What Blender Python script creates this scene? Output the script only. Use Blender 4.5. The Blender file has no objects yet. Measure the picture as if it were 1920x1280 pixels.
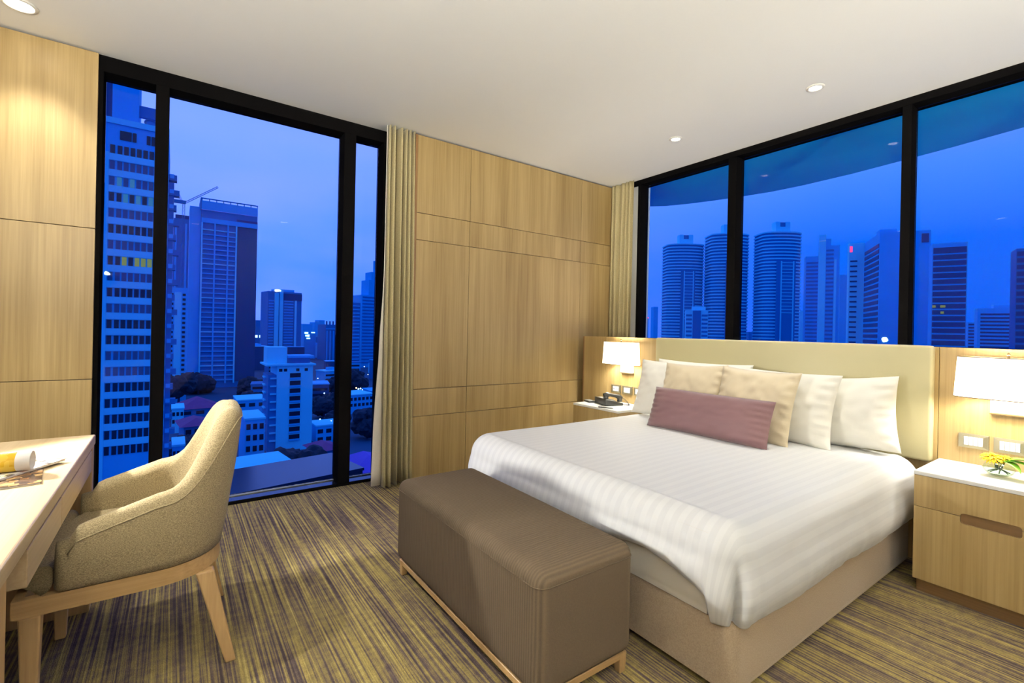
import bpy, bmesh, math, random
from mathutils import Vector, Matrix, noise

random.seed(7)
scene = bpy.context.scene
COL = scene.collection

# ------------------------------------------------------------------ camera
H = 2.85                      # ceiling height
FPX, PX, PY, ROLL = 889.0, 960.0, 619.2, math.radians(1.2)
A1 = math.atan2(1245.0, 889.0)
CAM = Vector((-3.963, -3.6403, 1.2426))
FWD = Vector((math.cos(A1), math.sin(A1), 0))
R0 = Vector((math.sin(A1), -math.cos(A1), 0))
UP = Vector((0, 0, 1))
RGT = R0 * math.cos(ROLL) + UP * math.sin(ROLL)
UPV = UP * math.cos(ROLL) - R0 * math.sin(ROLL)
cam_data = bpy.data.cameras.new('camera')
cam_data.sensor_width = 36.0
cam_data.lens = FPX / 1920.0 * 36.0
cam_data.shift_y = -(640.0 - PY) / 1920.0
cam_data.clip_end = 6000
cam_data.clip_start = 0.02
camera = bpy.data.objects.new('camera', cam_data)
COL.objects.link(camera)
camera.matrix_world = Matrix(((RGT.x, UPV.x, -FWD.x, CAM.x), (RGT.y, UPV.y, -FWD.y, CAM.y),
                              (RGT.z, UPV.z, -FWD.z, CAM.z), (0, 0, 0, 1)))
scene.camera = camera

def ray(u, v):
    return FWD + RGT * ((u - PX) / FPX) - UPV * ((v - PY) / FPX)

# ------------------------------------------------------------------ view and world
vs = scene.view_settings
vs.view_transform = 'Standard'
vs.look = 'None'
vs.exposure = 0.0
vs.gamma = 1.0
vs.use_curve_mapping = False

def lin(c):
    return tuple((x / 255 / 12.92) if x / 255 <= 0.04045 else ((x / 255 + 0.055) / 1.055) ** 2.4 for x in c)

world = bpy.data.worlds.new('dusk_sky')
scene.world = world
world.use_nodes = True
wn, wl = world.node_tree.nodes, world.node_tree.links
wn.clear()
w_out = wn.new('ShaderNodeOutputWorld')
w_bg = wn.new('ShaderNodeBackground')
w_tc = wn.new('ShaderNodeTexCoord')
w_sep = wn.new('ShaderNodeSeparateXYZ')
w_ramp = wn.new('ShaderNodeValToRGB')
w_map = wn.new('ShaderNodeMapping')
w_map.inputs['Scale'].default_value = (1.6, 1.6, 4.0)
w_noise = wn.new('ShaderNodeTexNoise')
w_noise.inputs['Scale'].default_value = 1.7
w_noise.inputs['Detail'].default_value = 3.0
w_nramp = wn.new('ShaderNodeValToRGB')
w_mix = wn.new('ShaderNodeMixRGB')
w_mix.inputs['Color2'].default_value = (0.21, 0.285, 1.0, 1)
SKY = 1.6
def sky(c):
    r_, g_, _ = lin(c)
    return (r_ / SKY * 1.1, g_ / SKY * 1.06, 1.0, 1)
el = w_ramp.color_ramp.elements
el[0].position = 0.0
el[0].color = sky((74, 142, 246))
el[1].position = 1.0
el[1].color = sky((136, 174, 252))
for pos, c in ((0.08, (72, 142, 246)), (0.17, (98, 155, 246)), (0.33, (132, 172, 252))):
    e_ = el.new(pos)
    e_.color = sky(c)
w_nramp.color_ramp.elements[0].position = 0.42
w_nramp.color_ramp.elements[0].color = (0, 0, 0, 1)
w_nramp.color_ramp.elements[1].position = 0.68
w_nramp.color_ramp.elements[1].color = (0.6, 0.6, 0.6, 1)
wl.new(w_tc.outputs['Generated'], w_sep.inputs[0])
wl.new(w_sep.outputs['Z'], w_ramp.inputs[0])
wl.new(w_tc.outputs['Generated'], w_map.inputs[0])
wl.new(w_map.outputs[0], w_noise.inputs['Vector'])
wl.new(w_noise.outputs['Fac'], w_nramp.inputs[0])
wl.new(w_nramp.outputs[0], w_mix.inputs['Fac'])
wl.new(w_ramp.outputs[0], w_mix.inputs['Color1'])
# afterglow: the sky is paler towards the tall window's side and deeper blue away from it
w_dir = wn.new('ShaderNodeVectorMath')
w_dir.operation = 'DOT_PRODUCT'
w_dir.inputs[1].default_value = (-0.30, 0.954, 0.0)
w_rng = wn.new('ShaderNodeMapRange')
w_rng.inputs['From Min'].default_value = 0.05
w_rng.inputs['From Max'].default_value = 0.88
w_deep = wn.new('ShaderNodeMixRGB')
w_dramp = wn.new('ShaderNodeValToRGB')
de = w_dramp.color_ramp.elements
de[0].position = 0.0
de[0].color = (0.0, 0.075, 0.56, 1)
de[1].position = 1.0
de[1].color = (0.10, 0.21, 0.8, 1)
for pos, c in ((0.16, (0.0, 0.098, 0.62, 1)), (0.27, (0.042, 0.17, 0.72, 1)), (0.36, (0.10, 0.20, 0.78, 1))):
    e_ = de.new(pos)
    e_.color = c
wl.new(w_tc.outputs['Generated'], w_dir.inputs[0])
wl.new(w_dir.outputs['Value'], w_rng.inputs['Value'])
wl.new(w_sep.outputs['Z'], w_dramp.inputs[0])
wl.new(w_rng.outputs[0], w_deep.inputs['Fac'])
wl.new(w_dramp.outputs[0], w_deep.inputs['Color1'])
wl.new(w_mix.outputs[0], w_deep.inputs['Color2'])
wl.new(w_deep.outputs[0], w_bg.inputs['Color'])
wl.new(w_bg.outputs[0], w_out.inputs['Surface'])
w_bg.inputs['Strength'].default_value = 1.6

SPOT_WARM = (1.0, 1.0, 0.94)
LAMP_WARM = (1.0, 0.99, 0.91)
BED_SPOT_W = 52.0
DESK_SPOT_W = 62.0
ADDED_SPOT_W = 20.0  # power of the added ceiling spots that are out of view
BED_LAMP_W = 12.0
DESK_LAMP_W = 165.0
SHADE_EMIT = 2.6
ADDED_FLOOR_LAMP_W = 430.0  # base power of the added lamps that brighten the ceiling

# ------------------------------------------------------------------ materials
def new_mat(name):
    m = bpy.data.materials.new(name)
    m.use_nodes = True
    n, l = m.node_tree.nodes, m.node_tree.links
    return m, n, l, n['Principled BSDF']

def plain(name, rgb, rough=0.6, metal=0.0, spec=0.5, var=0.06, scale=30.0, bump=0.0, sheen=0.0):
    """One colour with a faint procedural mottling and optional fine relief."""
    m, n, l, b = new_mat(name)
    c = lin(rgb)
    tc = n.new('ShaderNodeTexCoord')
    nz = n.new('ShaderNodeTexNoise')
    nz.inputs['Scale'].default_value = scale
    nz.inputs['Detail'].default_value = 4
    l.new(tc.outputs['Object'], nz.inputs['Vector'])
    mx = n.new('ShaderNodeMixRGB')
    mx.inputs['Color1'].default_value = (*[x * (1 - var) for x in c], 1)
    mx.inputs['Color2'].default_value = (*[min(1, x * (1 + var)) for x in c], 1)
    l.new(nz.outputs['Fac'], mx.inputs['Fac'])
    l.new(mx.outputs[0], b.inputs['Base Color'])
    b.inputs['Roughness'].default_value = rough
    b.inputs['Metallic'].default_value = metal
    b.inputs['Specular IOR Level'].default_value = spec
    if sheen:
        b.inputs['Sheen Weight'].default_value = sheen
    if bump:
        bp = n.new('ShaderNodeBump')
        bp.inputs['Strength'].default_value = bump
        bp.inputs['Distance'].default_value = 0.002
        l.new(nz.outputs['Fac'], bp.inputs['Height'])
        l.new(bp.outputs[0], b.inputs['Normal'])
    return m

def wood(name, light, dark, axis='z', rough=0.42, spec=0.5, sc=1.0):
    """Straight-grained oak veneer; the grain runs along the given axis."""
    m, n, l, b = new_mat(name)
    tc = n.new('ShaderNodeTexCoord')
    oi = n.new('ShaderNodeObjectInfo')
    add = n.new('ShaderNodeVectorMath')
    add.operation = 'ADD'
    mul = n.new('ShaderNodeMath')
    mul.operation = 'MULTIPLY'
    mul.inputs[1].default_value = 7.0
    l.new(oi.outputs['Random'], mul.inputs[0])
    comb = n.new('ShaderNodeCombineXYZ')
    for i in range(3):
        l.new(mul.outputs[0], comb.inputs[i])
    l.new(tc.outputs['Object'], add.inputs[0])
    l.new(comb.outputs[0], add.inputs[1])
    def band(across, along, detail):
        mp = n.new('ShaderNodeMapping')
        s = [across * sc] * 3
        s['xyz'.index(axis)] = along * sc
        mp.inputs['Scale'].default_value = s
        l.new(add.outputs[0], mp.inputs[0])
        nz = n.new('ShaderNodeTexNoise')
        nz.inputs['Scale'].default_value = 1.0
        nz.inputs['Detail'].default_value = detail
        nz.inputs['Roughness'].default_value = 0.6
        l.new(mp.outputs[0], nz.inputs['Vector'])
        return nz
    broad = band(9.0, 0.35, 3)
    fine = band(95.0, 1.6, 4)
    m1 = n.new('ShaderNodeMixRGB')
    m1.inputs['Fac'].default_value = 0.42
    l.new(broad.outputs['Fac'], m1.inputs['Color1'])
    l.new(fine.outputs['Fac'], m1.inputs['Color2'])
    rp = n.new('ShaderNodeValToRGB')
    rp.color_ramp.elements[0].position = 0.36
    rp.color_ramp.elements[0].color = (*lin(dark), 1)
    rp.color_ramp.elements[1].position = 0.64
    rp.color_ramp.elements[1].color = (*lin(light), 1)
    l.new(m1.outputs[0], rp.inputs[0])
    l.new(rp.outputs[0], b.inputs['Base Color'])
    b.inputs['Roughness'].default_value = rough
    b.inputs['Specular IOR Level'].default_value = spec
    bp = n.new('ShaderNodeBump')
    bp.inputs['Strength'].default_value = 0.08
    bp.inputs['Distance'].default_value = 0.001
    l.new(fine.outputs['Fac'], bp.inputs['Height'])
    l.new(bp.outputs[0], b.inputs['Normal'])
    return m

def emit(name, rgb, strength):
    m, n, l, b = new_mat(name)
    b.inputs['Base Color'].default_value = (*lin(rgb), 1)
    b.inputs['Emission Color'].default_value = (*lin(rgb), 1)
    b.inputs['Emission Strength'].default_value = strength
    return m

def carpet_mat():
    m, n, l, b = new_mat('striped_carpet')
    tc = n.new('ShaderNodeTexCoord')
    def nz(sx, sy, detail=2, off=0.0):
        mp = n.new('ShaderNodeMapping')
        mp.inputs['Scale'].default_value = (sx, sy, 1)
        mp.inputs['Location'].default_value = (off, off, 0)
        l.new(tc.outputs['Object'], mp.inputs[0])
        t = n.new('ShaderNodeTexNoise')
        t.inputs['Scale'].default_value = 1.0
        t.inputs['Detail'].default_value = detail
        l.new(mp.outputs[0], t.inputs['Vector'])
        return t
    stripes = nz(120, 1.3, 2)
    wide = nz(26, 0.9, 2, 5.0)
    tufts = nz(240, 130, 2, 9.0)
    cross = nz(26, 30, 1, 3.0)
    m1 = n.new('ShaderNodeMixRGB')
    m1.inputs['Fac'].default_value = 0.30
    l.new(stripes.outputs['Fac'], m1.inputs['Color1'])
    l.new(wide.outputs['Fac'], m1.inputs['Color2'])
    m2 = n.new('ShaderNodeMixRGB')
    m2.inputs['Fac'].default_value = 0.12
    l.new(m1.outputs[0], m2.inputs['Color1'])
    l.new(cross.outputs['Fac'], m2.inputs['Color2'])
    rp = n.new('ShaderNodeValToRGB')
    e = rp.color_ramp.elements
    e[0].position = 0.37
    e[0].color = (*lin((63, 53, 54)), 1)
    e[1].position = 0.66
    e[1].color = (*lin((178, 160, 98)), 1)
    for p, c in ((0.45, (88, 74, 72)), (0.52, (128, 112, 74)), (0.59, (152, 134, 78))):
        q = e.new(p)
        q.color = (*lin(c), 1)
    l.new(m2.outputs[0], rp.inputs[0])
    mt = n.new('ShaderNodeMixRGB')
    mt.blend_type = 'MULTIPLY'
    mt.inputs['Fac'].default_value = 0.55
    trp = n.new('ShaderNodeValToRGB')
    trp.color_ramp.elements[0].position = 0.3
    trp.color_ramp.elements[0].color = (0.45, 0.45, 0.45, 1)
    trp.color_ramp.elements[1].position = 0.65
    l.new(tufts.outputs['Fac'], trp.inputs[0])
    l.new(rp.outputs[0], mt.inputs['Color1'])
    l.new(trp.outputs[0], mt.inputs['Color2'])
    l.new(mt.outputs[0], b.inputs['Base Color'])
    b.inputs['Roughness'].default_value = 0.95
    b.inputs['Specular IOR Level'].default_value = 0.1
    bp = n.new('ShaderNodeBump')
    bp.inputs['Strength'].default_value = 0.7
    bp.inputs['Distance'].default_value = 0.004
    ad = n.new('ShaderNodeMath')
    l.new(tufts.outputs['Fac'], ad.inputs[0])
    l.new(stripes.outputs['Fac'], ad.inputs[1])
    l.new(ad.outputs[0], bp.inputs['Height'])
    l.new(bp.outputs[0], b.inputs['Normal'])
    return m

def weave_mat(name, c1, c2, scale=(220, 220, 500), rough=0.9, bump=0.35, sheen=0.25):
    """Heathered upholstery weave."""
    m, n, l, b = new_mat(name)
    tc = n.new('ShaderNodeTexCoord')
    mp = n.new('ShaderNodeMapping')
    mp.inputs['Scale'].default_value = scale
    l.new(tc.outputs['Object'], mp.inputs[0])
    nz = n.new('ShaderNodeTexNoise')
    nz.inputs['Scale'].default_value = 1.0
    nz.inputs['Detail'].default_value = 3
    l.new(mp.outputs[0], nz.inputs['Vector'])
    rp = n.new('ShaderNodeValToRGB')
    rp.color_ramp.elements[0].position = 0.35
    rp.color_ramp.elements[0].color = (*lin(c1), 1)
    rp.color_ramp.elements[1].position = 0.65
    rp.color_ramp.elements[1].color = (*lin(c2), 1)
    l.new(nz.outputs['Fac'], rp.inputs[0])
    l.new(rp.outputs[0], b.inputs['Base Color'])
    b.inputs['Roughness'].default_value = rough
    b.inputs['Specular IOR Level'].default_value = 0.2
    b.inputs['Sheen Weight'].default_value = sheen
    bp = n.new('ShaderNodeBump')
    bp.inputs['Strength'].default_value = bump
    bp.inputs['Distance'].default_value = 0.0015
    l.new(nz.outputs['Fac'], bp.inputs['Height'])
    l.new(bp.outputs[0], b.inputs['Normal'])
    return m

def corduroy_mat():
    m, n, l, b = new_mat('brown_corduroy')
    tc = n.new('ShaderNodeTexCoord')
    wv = n.new('ShaderNodeTexWave')
    wv.wave_type = 'BANDS'
    wv.bands_direction = 'Y'
    wv.inputs['Scale'].default_value = 26.0
    wv.inputs['Distortion'].default_value = 0.35
    wv.inputs['Detail'].default_value = 1.0
    wv.inputs['Detail Scale'].default_value = 4.0
    l.new(tc.outputs['Object'], wv.inputs['Vector'])
    nz = n.new('ShaderNodeTexNoise')
    nz.inputs['Scale'].default_value = 320
    l.new(tc.outputs['Object'], nz.inputs['Vector'])
    rp = n.new('ShaderNodeValToRGB')
    rp.color_ramp.elements[0].color = (*lin((70, 59, 47)), 1)
    rp.color_ramp.elements[1].color = (*lin((96, 82, 65)), 1)
    mx = n.new('ShaderNodeMixRGB')
    mx.inputs['Fac'].default_value = 0.5
    l.new(wv.outputs['Fac'], mx.inputs['Color1'])
    l.new(nz.outputs['Fac'], mx.inputs['Color2'])
    l.new(mx.outputs[0], rp.inputs[0])
    l.new(rp.outputs[0], b.inputs['Base Color'])
    b.inputs['Roughness'].default_value = 0.9
    b.inputs['Specular IOR Level'].default_value = 0.1
    bp = n.new('ShaderNodeBump')
    bp.inputs['Strength'].default_value = 0.5
    bp.inputs['Distance'].default_value = 0.003
    l.new(wv.outputs['Fac'], bp.inputs['Height'])
    b2 = n.new('ShaderNodeBump')
    b2.inputs['Strength'].default_value = 0.3
    b2.inputs['Distance'].default_value = 0.001
    l.new(nz.outputs['Fac'], b2.inputs['Height'])
    l.new(bp.outputs[0], b2.inputs['Normal'])
    l.new(b2.outputs[0], b.inputs['Normal'])
    return m

def duvet_mat():
    """White cotton with woven satin stripes, read from the cloth's own UV."""
    m, n, l, b = new_mat('satin_stripe_cotton')
    uv = n.new('ShaderNodeUVMap')
    uv.uv_map = 'cloth'
    sp = n.new('ShaderNodeSeparateXYZ')
    l.new(uv.outputs[0], sp.inputs[0])
    mu = n.new('ShaderNodeMath')
    mu.operation = 'MULTIPLY'
    mu.inputs[1].default_value = 2 * math.pi / 0.052
    l.new(sp.outputs['X'], mu.inputs[0])
    sn = n.new('ShaderNodeMath')
    sn.operation = 'SINE'
    l.new(mu.outputs[0], sn.inputs[0])
    rp = n.new('ShaderNodeValToRGB')
    rp.color_ramp.elements[0].position = 0.40
    rp.color_ramp.elements[1].position = 0.60
    rp.color_ramp.elements[0].color = (0.675, 0.675, 0.675, 1)
    rp.color_ramp.elements[1].color = (0.725, 0.725, 0.72, 1)
    mr = n.new('ShaderNodeMapRange')
    mr.inputs['From Min'].default_value = -1
    l.new(sn.outputs[0], mr.inputs['Value'])
    l.new(mr.outputs[0], rp.inputs[0])
    l.new(rp.outputs[0], b.inputs['Base Color'])
    rr = n.new('ShaderNodeMapRange')
    rr.inputs['To Min'].default_value = 0.42
    rr.inputs['To Max'].default_value = 0.75
    l.new(mr.outputs[0], rr.inputs['Value'])
    l.new(rr.outputs[0], b.inputs['Roughness'])
    b.inputs['Specular IOR Level'].default_value = 0.35
    b.inputs['Sheen Weight'].default_value = 0.15
    return m

def glass_mat(name, tint=(1, 1, 1), f0=0.04):
    m = bpy.data.materials.new(name)
    m.use_nodes = True
    n, l = m.node_tree.nodes, m.node_tree.links
    n.clear()
    out = n.new('ShaderNodeOutputMaterial')
    tr = n.new('ShaderNodeBsdfTransparent')
    tr.inputs[0].default_value = (*tint, 1)
    gl = n.new('ShaderNodeBsdfGlossy')
    gl.inputs['Roughness'].default_value = 0.0
    ge = n.new('ShaderNodeNewGeometry')
    dt = n.new('ShaderNodeVectorMath')
    dt.operation = 'DOT_PRODUCT'
    l.new(ge.outputs['Normal'], dt.inputs[0])
    l.new(ge.outputs['Incoming'], dt.inputs[1])
    ab = n.new('ShaderNodeMath')
    ab.operation = 'ABSOLUTE'
    l.new(dt.outputs['Value'], ab.inputs[0])
    om = n.new('ShaderNodeMath')
    om.operation = 'SUBTRACT'
    om.inputs[0].default_value = 1.0
    l.new(ab.outputs[0], om.inputs[1])
    pw = n.new('ShaderNodeMath')
    pw.operation = 'POWER'
    pw.inputs[1].default_value = 5.0
    l.new(om.outputs[0], pw.inputs[0])
    ma = n.new('ShaderNodeMath')
    ma.operation = 'MULTIPLY_ADD'
    ma.inputs[1].default_value = 1 - f0
    ma.inputs[2].default_value = f0
    l.new(pw.outputs[0], ma.inputs[0])
    mx = n.new('ShaderNodeMixShader')
    l.new(ma.outputs[0], mx.inputs[0])
    l.new(tr.outputs[0], mx.inputs[1])
    l.new(gl.outputs[0], mx.inputs[2])
    l.new(mx.outputs[0], out.inputs[0])
    return m

def shade_mat():
    m, n, l, b = new_mat('lit_linen_shade')
    b.inputs['Base Color'].default_value = (0.9, 0.86, 0.76, 1)
    b.inputs['Roughness'].default_value = 0.8
    b.inputs['Emission Color'].default_value = (1.0, 0.90, 0.72, 1)
    b.inputs['Emission Strength'].default_value = SHADE_EMIT
    return m

def magazine_mat(name, cols, seed):
    m, n, l, b = new_mat(name)
    tc = n.new('ShaderNodeTexCoord')
    mp = n.new('ShaderNodeMapping')
    mp.inputs['Location'].default_value = (seed, seed * 2, 0)
    mp.inputs['Scale'].default_value = (9, 9, 9)
    l.new(tc.outputs['Object'], mp.inputs[0])
    vo = n.new('ShaderNodeTexVoronoi')
    vo.distance = 'CHEBYCHEV'
    l.new(mp.outputs[0], vo.inputs['Vector'])
    rp = n.new('ShaderNodeValToRGB')
    rp.color_ramp.interpolation = 'CONSTANT'
    e = rp.color_ramp.elements
    e[0].color = (*lin(cols[0]), 1)
    e[1].position = 1 / len(cols)
    e[1].color = (*lin(cols[1]), 1)
    for i, c in enumerate(cols[2:], 2):
        q = e.new(i / len(cols))
        q.color = (*lin(c), 1)
    sp = n.new('ShaderNodeSeparateColor')
    l.new(vo.outputs['Color'], sp.inputs[0])
    l.new(sp.outputs[0], rp.inputs[0])
    l.new(rp.outputs[0], b.inputs['Base Color'])
    b.inputs['Roughness'].default_value = 0.25
    return m

M = {}
M['oak'] = wood('oak_veneer', (178, 152, 102), (146, 119, 72), 'z')
M['oak_y'] = wood('oak_veneer_long', (186, 164, 128), (164, 139, 102), 'y', rough=0.35)
M['oak_dark'] = wood('oak_edge', (150, 112, 68), (116, 82, 46), 'z')
M['oak_rail'] = wood('oak_solid', (190, 156, 108), (160, 126, 80), 'x')
M['oak_leg'] = wood('oak_solid_upright', (190, 156, 108), (160, 126, 80), 'z')
M['plinth'] = wood('oak_plinth', (112, 84, 50), (86, 62, 34), 'y')
M['seam'] = plain('seam_dark_brown', (70, 52, 30), 0.8)  # dark brown of the wall cores behind the seams and of the bed feet
M['carpet'] = carpet_mat()
M['ceiling'] = plain('ceiling_paint', (238, 237, 233), 0.85, var=0.01, scale=3)
M['wall'] = plain('wall_paint', (234, 232, 226), 0.85, var=0.02, scale=4)
M['black'] = plain('black_aluminium', (14, 13, 13), 0.5, spec=0.0, var=0.1)
M['sill'] = plain('sill_aluminium', (46, 50, 58), 0.16, metal=0.7, var=0.05)
M['silver'] = plain('gasket_silver', (150, 154, 160), 0.35, metal=0.6)
M['glass'] = glass_mat('window_glass', (0.93, 0.97, 1.0), 0.008)
M['clear'] = glass_mat('clear_glass', (0.93, 0.98, 0.95), 0.06)
M['curtain'] = weave_mat('olive_beige_curtain', (172, 158, 116), (196, 182, 138), (300, 300, 120), 0.85, 0.15, 0.2)
M['lining'] = weave_mat('grey_curtain_lining', (224, 216, 202), (236, 229, 216), (300, 300, 300), 0.9, 0.1, 0.1)
M['leather'] = plain('cream_headboard', (188, 178, 136), 0.42, var=0.03, scale=6)
M['duvet'] = duvet_mat()
M['sheet'] = plain('white_sheet', (214, 206, 190), 0.8, var=0.02, scale=8)
M['base'] = weave_mat('taupe_bed_base', (150, 130, 106), (168, 148, 122), (260, 260, 260), 0.9, 0.2, 0.2)
M['pillow'] = plain('white_pillowcase', (236, 232, 220), 0.75, var=0.015, scale=9, sheen=0.2)
M['cream'] = plain('cream_satin_cushion', (212, 196, 164), 0.5, var=0.03, scale=9, sheen=0.25)
M['mauve'] = plain('mauve_velvet', (116, 82, 84), 0.6, var=0.07, scale=5, sheen=0.3)
M['chair'] = weave_mat('heather_beige_chair', (112, 97, 70), (164, 147, 112), (260, 260, 620), 0.92, 0.4, 0.08)
M['corduroy'] = corduroy_mat()
M['stone'] = plain('white_stone', (226, 224, 216), 0.3, var=0.02, scale=12)
M['phone'] = plain('dark_grey_phone', (52, 52, 50), 0.35, var=0.05)
M['phone_key'] = plain('grey_phone_key', (128, 128, 122), 0.5)
M['champagne'] = plain('champagne_metal', (150, 142, 118), 0.35, metal=0.75, var=0.03)
M['white_plastic'] = plain('white_plastic', (232, 232, 230), 0.4, var=0.01)
M['plate_white'] = plain('cream_lamp_plate', (232, 222, 200), 0.45, var=0.01)
M['rim'] = plain('bronze_rim', (120, 96, 62), 0.4, metal=0.6)
M['shade'] = shade_mat()
M['bulb'] = emit('bulb_glow', (255, 228, 180), 14.0)
M['downlight'] = emit('downlight_glow', (255, 246, 228), 16.0)
M['trimwhite'] = plain('white_trim_ring', (226, 222, 212), 0.5)
M['petal'] = plain('yellow_petal', (250, 206, 10), 0.6, var=0.15, scale=60)
M['disc'] = plain('orange_flower_centre', (206, 120, 10), 0.8)
M['leaf'] = plain('leaf_green', (126, 176, 44), 0.45, var=0.2, scale=40)
M['stem'] = plain('stem_green', (60, 84, 38), 0.5)
M['page'] = plain('magazine_pages', (232, 228, 220), 0.6)
M['roll'] = magazine_mat('yellow_cover_print', [(214, 170, 40), (226, 190, 70), (198, 150, 30), (222, 182, 60)], 1.3)
M['cover_a'] = magazine_mat('photo_cover_print', [(236, 234, 230), (84, 80, 84), (198, 150, 132), (236, 234, 230), (232, 226, 218), (210, 202, 120), (236, 234, 230)], 2.1)
M['cover_b'] = magazine_mat('brown_cover_print', [(96, 70, 50), (150, 110, 70), (60, 44, 36), (176, 140, 90)], 4.7)
# city
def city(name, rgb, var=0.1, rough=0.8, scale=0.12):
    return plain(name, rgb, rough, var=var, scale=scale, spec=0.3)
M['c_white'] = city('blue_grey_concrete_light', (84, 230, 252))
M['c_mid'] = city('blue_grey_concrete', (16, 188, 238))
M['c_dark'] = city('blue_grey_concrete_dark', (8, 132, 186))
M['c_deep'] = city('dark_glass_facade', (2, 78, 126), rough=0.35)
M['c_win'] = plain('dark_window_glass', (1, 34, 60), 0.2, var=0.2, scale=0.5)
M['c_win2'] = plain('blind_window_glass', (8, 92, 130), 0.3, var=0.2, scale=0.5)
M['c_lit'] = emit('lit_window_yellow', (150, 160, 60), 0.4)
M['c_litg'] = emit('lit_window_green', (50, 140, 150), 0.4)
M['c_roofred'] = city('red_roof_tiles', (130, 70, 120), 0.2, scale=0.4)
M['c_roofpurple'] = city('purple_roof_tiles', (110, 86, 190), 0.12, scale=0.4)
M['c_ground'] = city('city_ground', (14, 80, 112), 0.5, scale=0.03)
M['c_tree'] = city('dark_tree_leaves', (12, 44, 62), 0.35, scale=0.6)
M['c_lamp'] = emit('street_light_glow', (190, 225, 255), 9.0)
M['c_lampw'] = emit('warm_street_light_glow', (255, 214, 150), 9.0)
M['c_shop'] = emit('lit_shop_sign', (190, 225, 255), 2.2)
M['c_red'] = emit('red_sign_glow', (255, 60, 110), 1.6)
M['soffit'] = plain('blue_grey_soffit', (10, 205, 250), 0.7, var=0.06, scale=0.8)

# ------------------------------------------------------------------ helpers
def tag(o, label=None, cat=None, group=None, kind=None):
    if label: o['label'] = label
    if cat: o['category'] = cat
    if group: o['group'] = group
    if kind: o['kind'] = kind
    return o

def empty(name, loc=(0, 0, 0), rz=0.0, label=None, cat=None, group=None):
    o = bpy.data.objects.new(name, None)
    COL.objects.link(o)
    o.empty_display_size = 0.05
    o.location = loc
    o.rotation_euler = (0, 0, rz)
    return tag(o, label, cat, group)

def link(name, me, mat=None, parent=None, loc=None, rot=None):
    if mat and not me.materials:
        me.materials.append(M[mat])
    o = bpy.data.objects.new(name, me)
    COL.objects.link(o)
    if parent: o.parent = parent
    if loc is not None: o.location = loc
    if rot is not None: o.rotation_euler = rot
    return o

def mesh(name, verts, faces, smooth=False):
    me = bpy.data.meshes.new(name)
    me.from_pydata([tuple(v) for v in verts], [], faces)
    if smooth:
        me.polygons.foreach_set('use_smooth', [True] * len(me.polygons))
    me.update()
    return me

def from_bm(name, bm, smooth=False):
    bmesh.ops.recalc_face_normals(bm, faces=bm.faces[:])
    me = bpy.data.meshes.new(name)
    bm.to_mesh(me)
    bm.free()
    if smooth:
        me.polygons.foreach_set('use_smooth', [True] * len(me.polygons))
    return me

def add_box(bm, lo, hi, bev=0.0, seg=1):
    r = bmesh.ops.create_cube(bm, size=1.0)
    vsn = r['verts']
    for v in vsn:
        v.co = Vector([lo[i] + (v.co[i] + 0.5) * (hi[i] - lo[i]) for i in range(3)])
    if bev > 0:
        ed = list({e for v in vsn for e in v.link_edges})
        bmesh.ops.bevel(bm, geom=ed, offset=bev, segments=seg, profile=0.5, affect='EDGES')

def box(name, lo, hi, mat, parent=None, bev=0.0, seg=1, loc=None, rot=None, smooth=False):
    bm = bmesh.new()
    lo2 = [min(a, b) for a, b in zip(lo, hi)]
    hi2 = [max(a, b) for a, b in zip(lo, hi)]
    add_box(bm, lo2, hi2, bev, seg)
    me = from_bm(name, bm, smooth)
    o = link(name, me, mat, parent, loc, rot)
    return o

def auto_smooth(o, ang=40):
    me = o.data
    me.polygons.foreach_set('use_smooth', [True] * len(me.polygons))
    try:
        me.set_sharp_from_angle(angle=math.radians(ang))
    except Exception:
        pass
    return o

def prism(name, pts, z0, z1, mat, parent=None, bev=0.0, seg=2):
    """Vertical extrusion of an outline (list of xy)."""
    bm = bmesh.new()
    a = [bm.verts.new((p[0], p[1], z0)) for p in pts]
    b = [bm.verts.new((p[0], p[1], z1)) for p in pts]
    n = len(pts)
    bm.faces.new(a[::-1])
    top = bm.faces.new(b)
    for i in range(n):
        bm.faces.new((a[i], a[(i + 1) % n], b[(i + 1) % n], b[i]))
    if bev:
        ed = [e for e in bm.edges if (e.verts[0].co.z == e.verts[1].co.z)]
        bmesh.ops.bevel(bm, geom=ed, offset=bev, segments=seg, profile=0.5, affect='EDGES')
    o = link(name, from_bm(name, bm), mat, parent)
    return auto_smooth(o, 35)

def tube_mesh(name, pts, r, seg=8, cap=True, closed=False):
    verts, faces = [], []
    pts = [Vector(p) for p in pts]
    n = len(pts)
    for i, p in enumerate(pts):
        a = pts[i - 1] if (i > 0 or closed) else pts[i]
        b = pts[(i + 1) % n] if (i < n - 1 or closed) else pts[i]
        t = (b - a).normalized()
        ref = Vector((0, 0, 1)) if abs(t.z) < 0.9 else Vector((1, 0, 0))
        s = t.cross(ref).normalized()
        q = s.cross(t)
        rr = r[i] if isinstance(r, (list, tuple)) else r
        for k in range(seg):
            an = 2 * math.pi * k / seg
            verts.append(p + s * (math.cos(an) * rr) + q * (math.sin(an) * rr))
    last = n if closed else n - 1
    for i in range(last):
        j = (i + 1) % n
        for k in range(seg):
            k2 = (k + 1) % seg
            faces.append((i * seg + k, i * seg + k2, j * seg + k2, j * seg + k))
    if cap and not closed:
        faces.append(tuple(range(seg))[::-1])
        faces.append(tuple((n - 1) * seg + k for k in range(seg)))
    return mesh(name, verts, faces, True)

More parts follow.
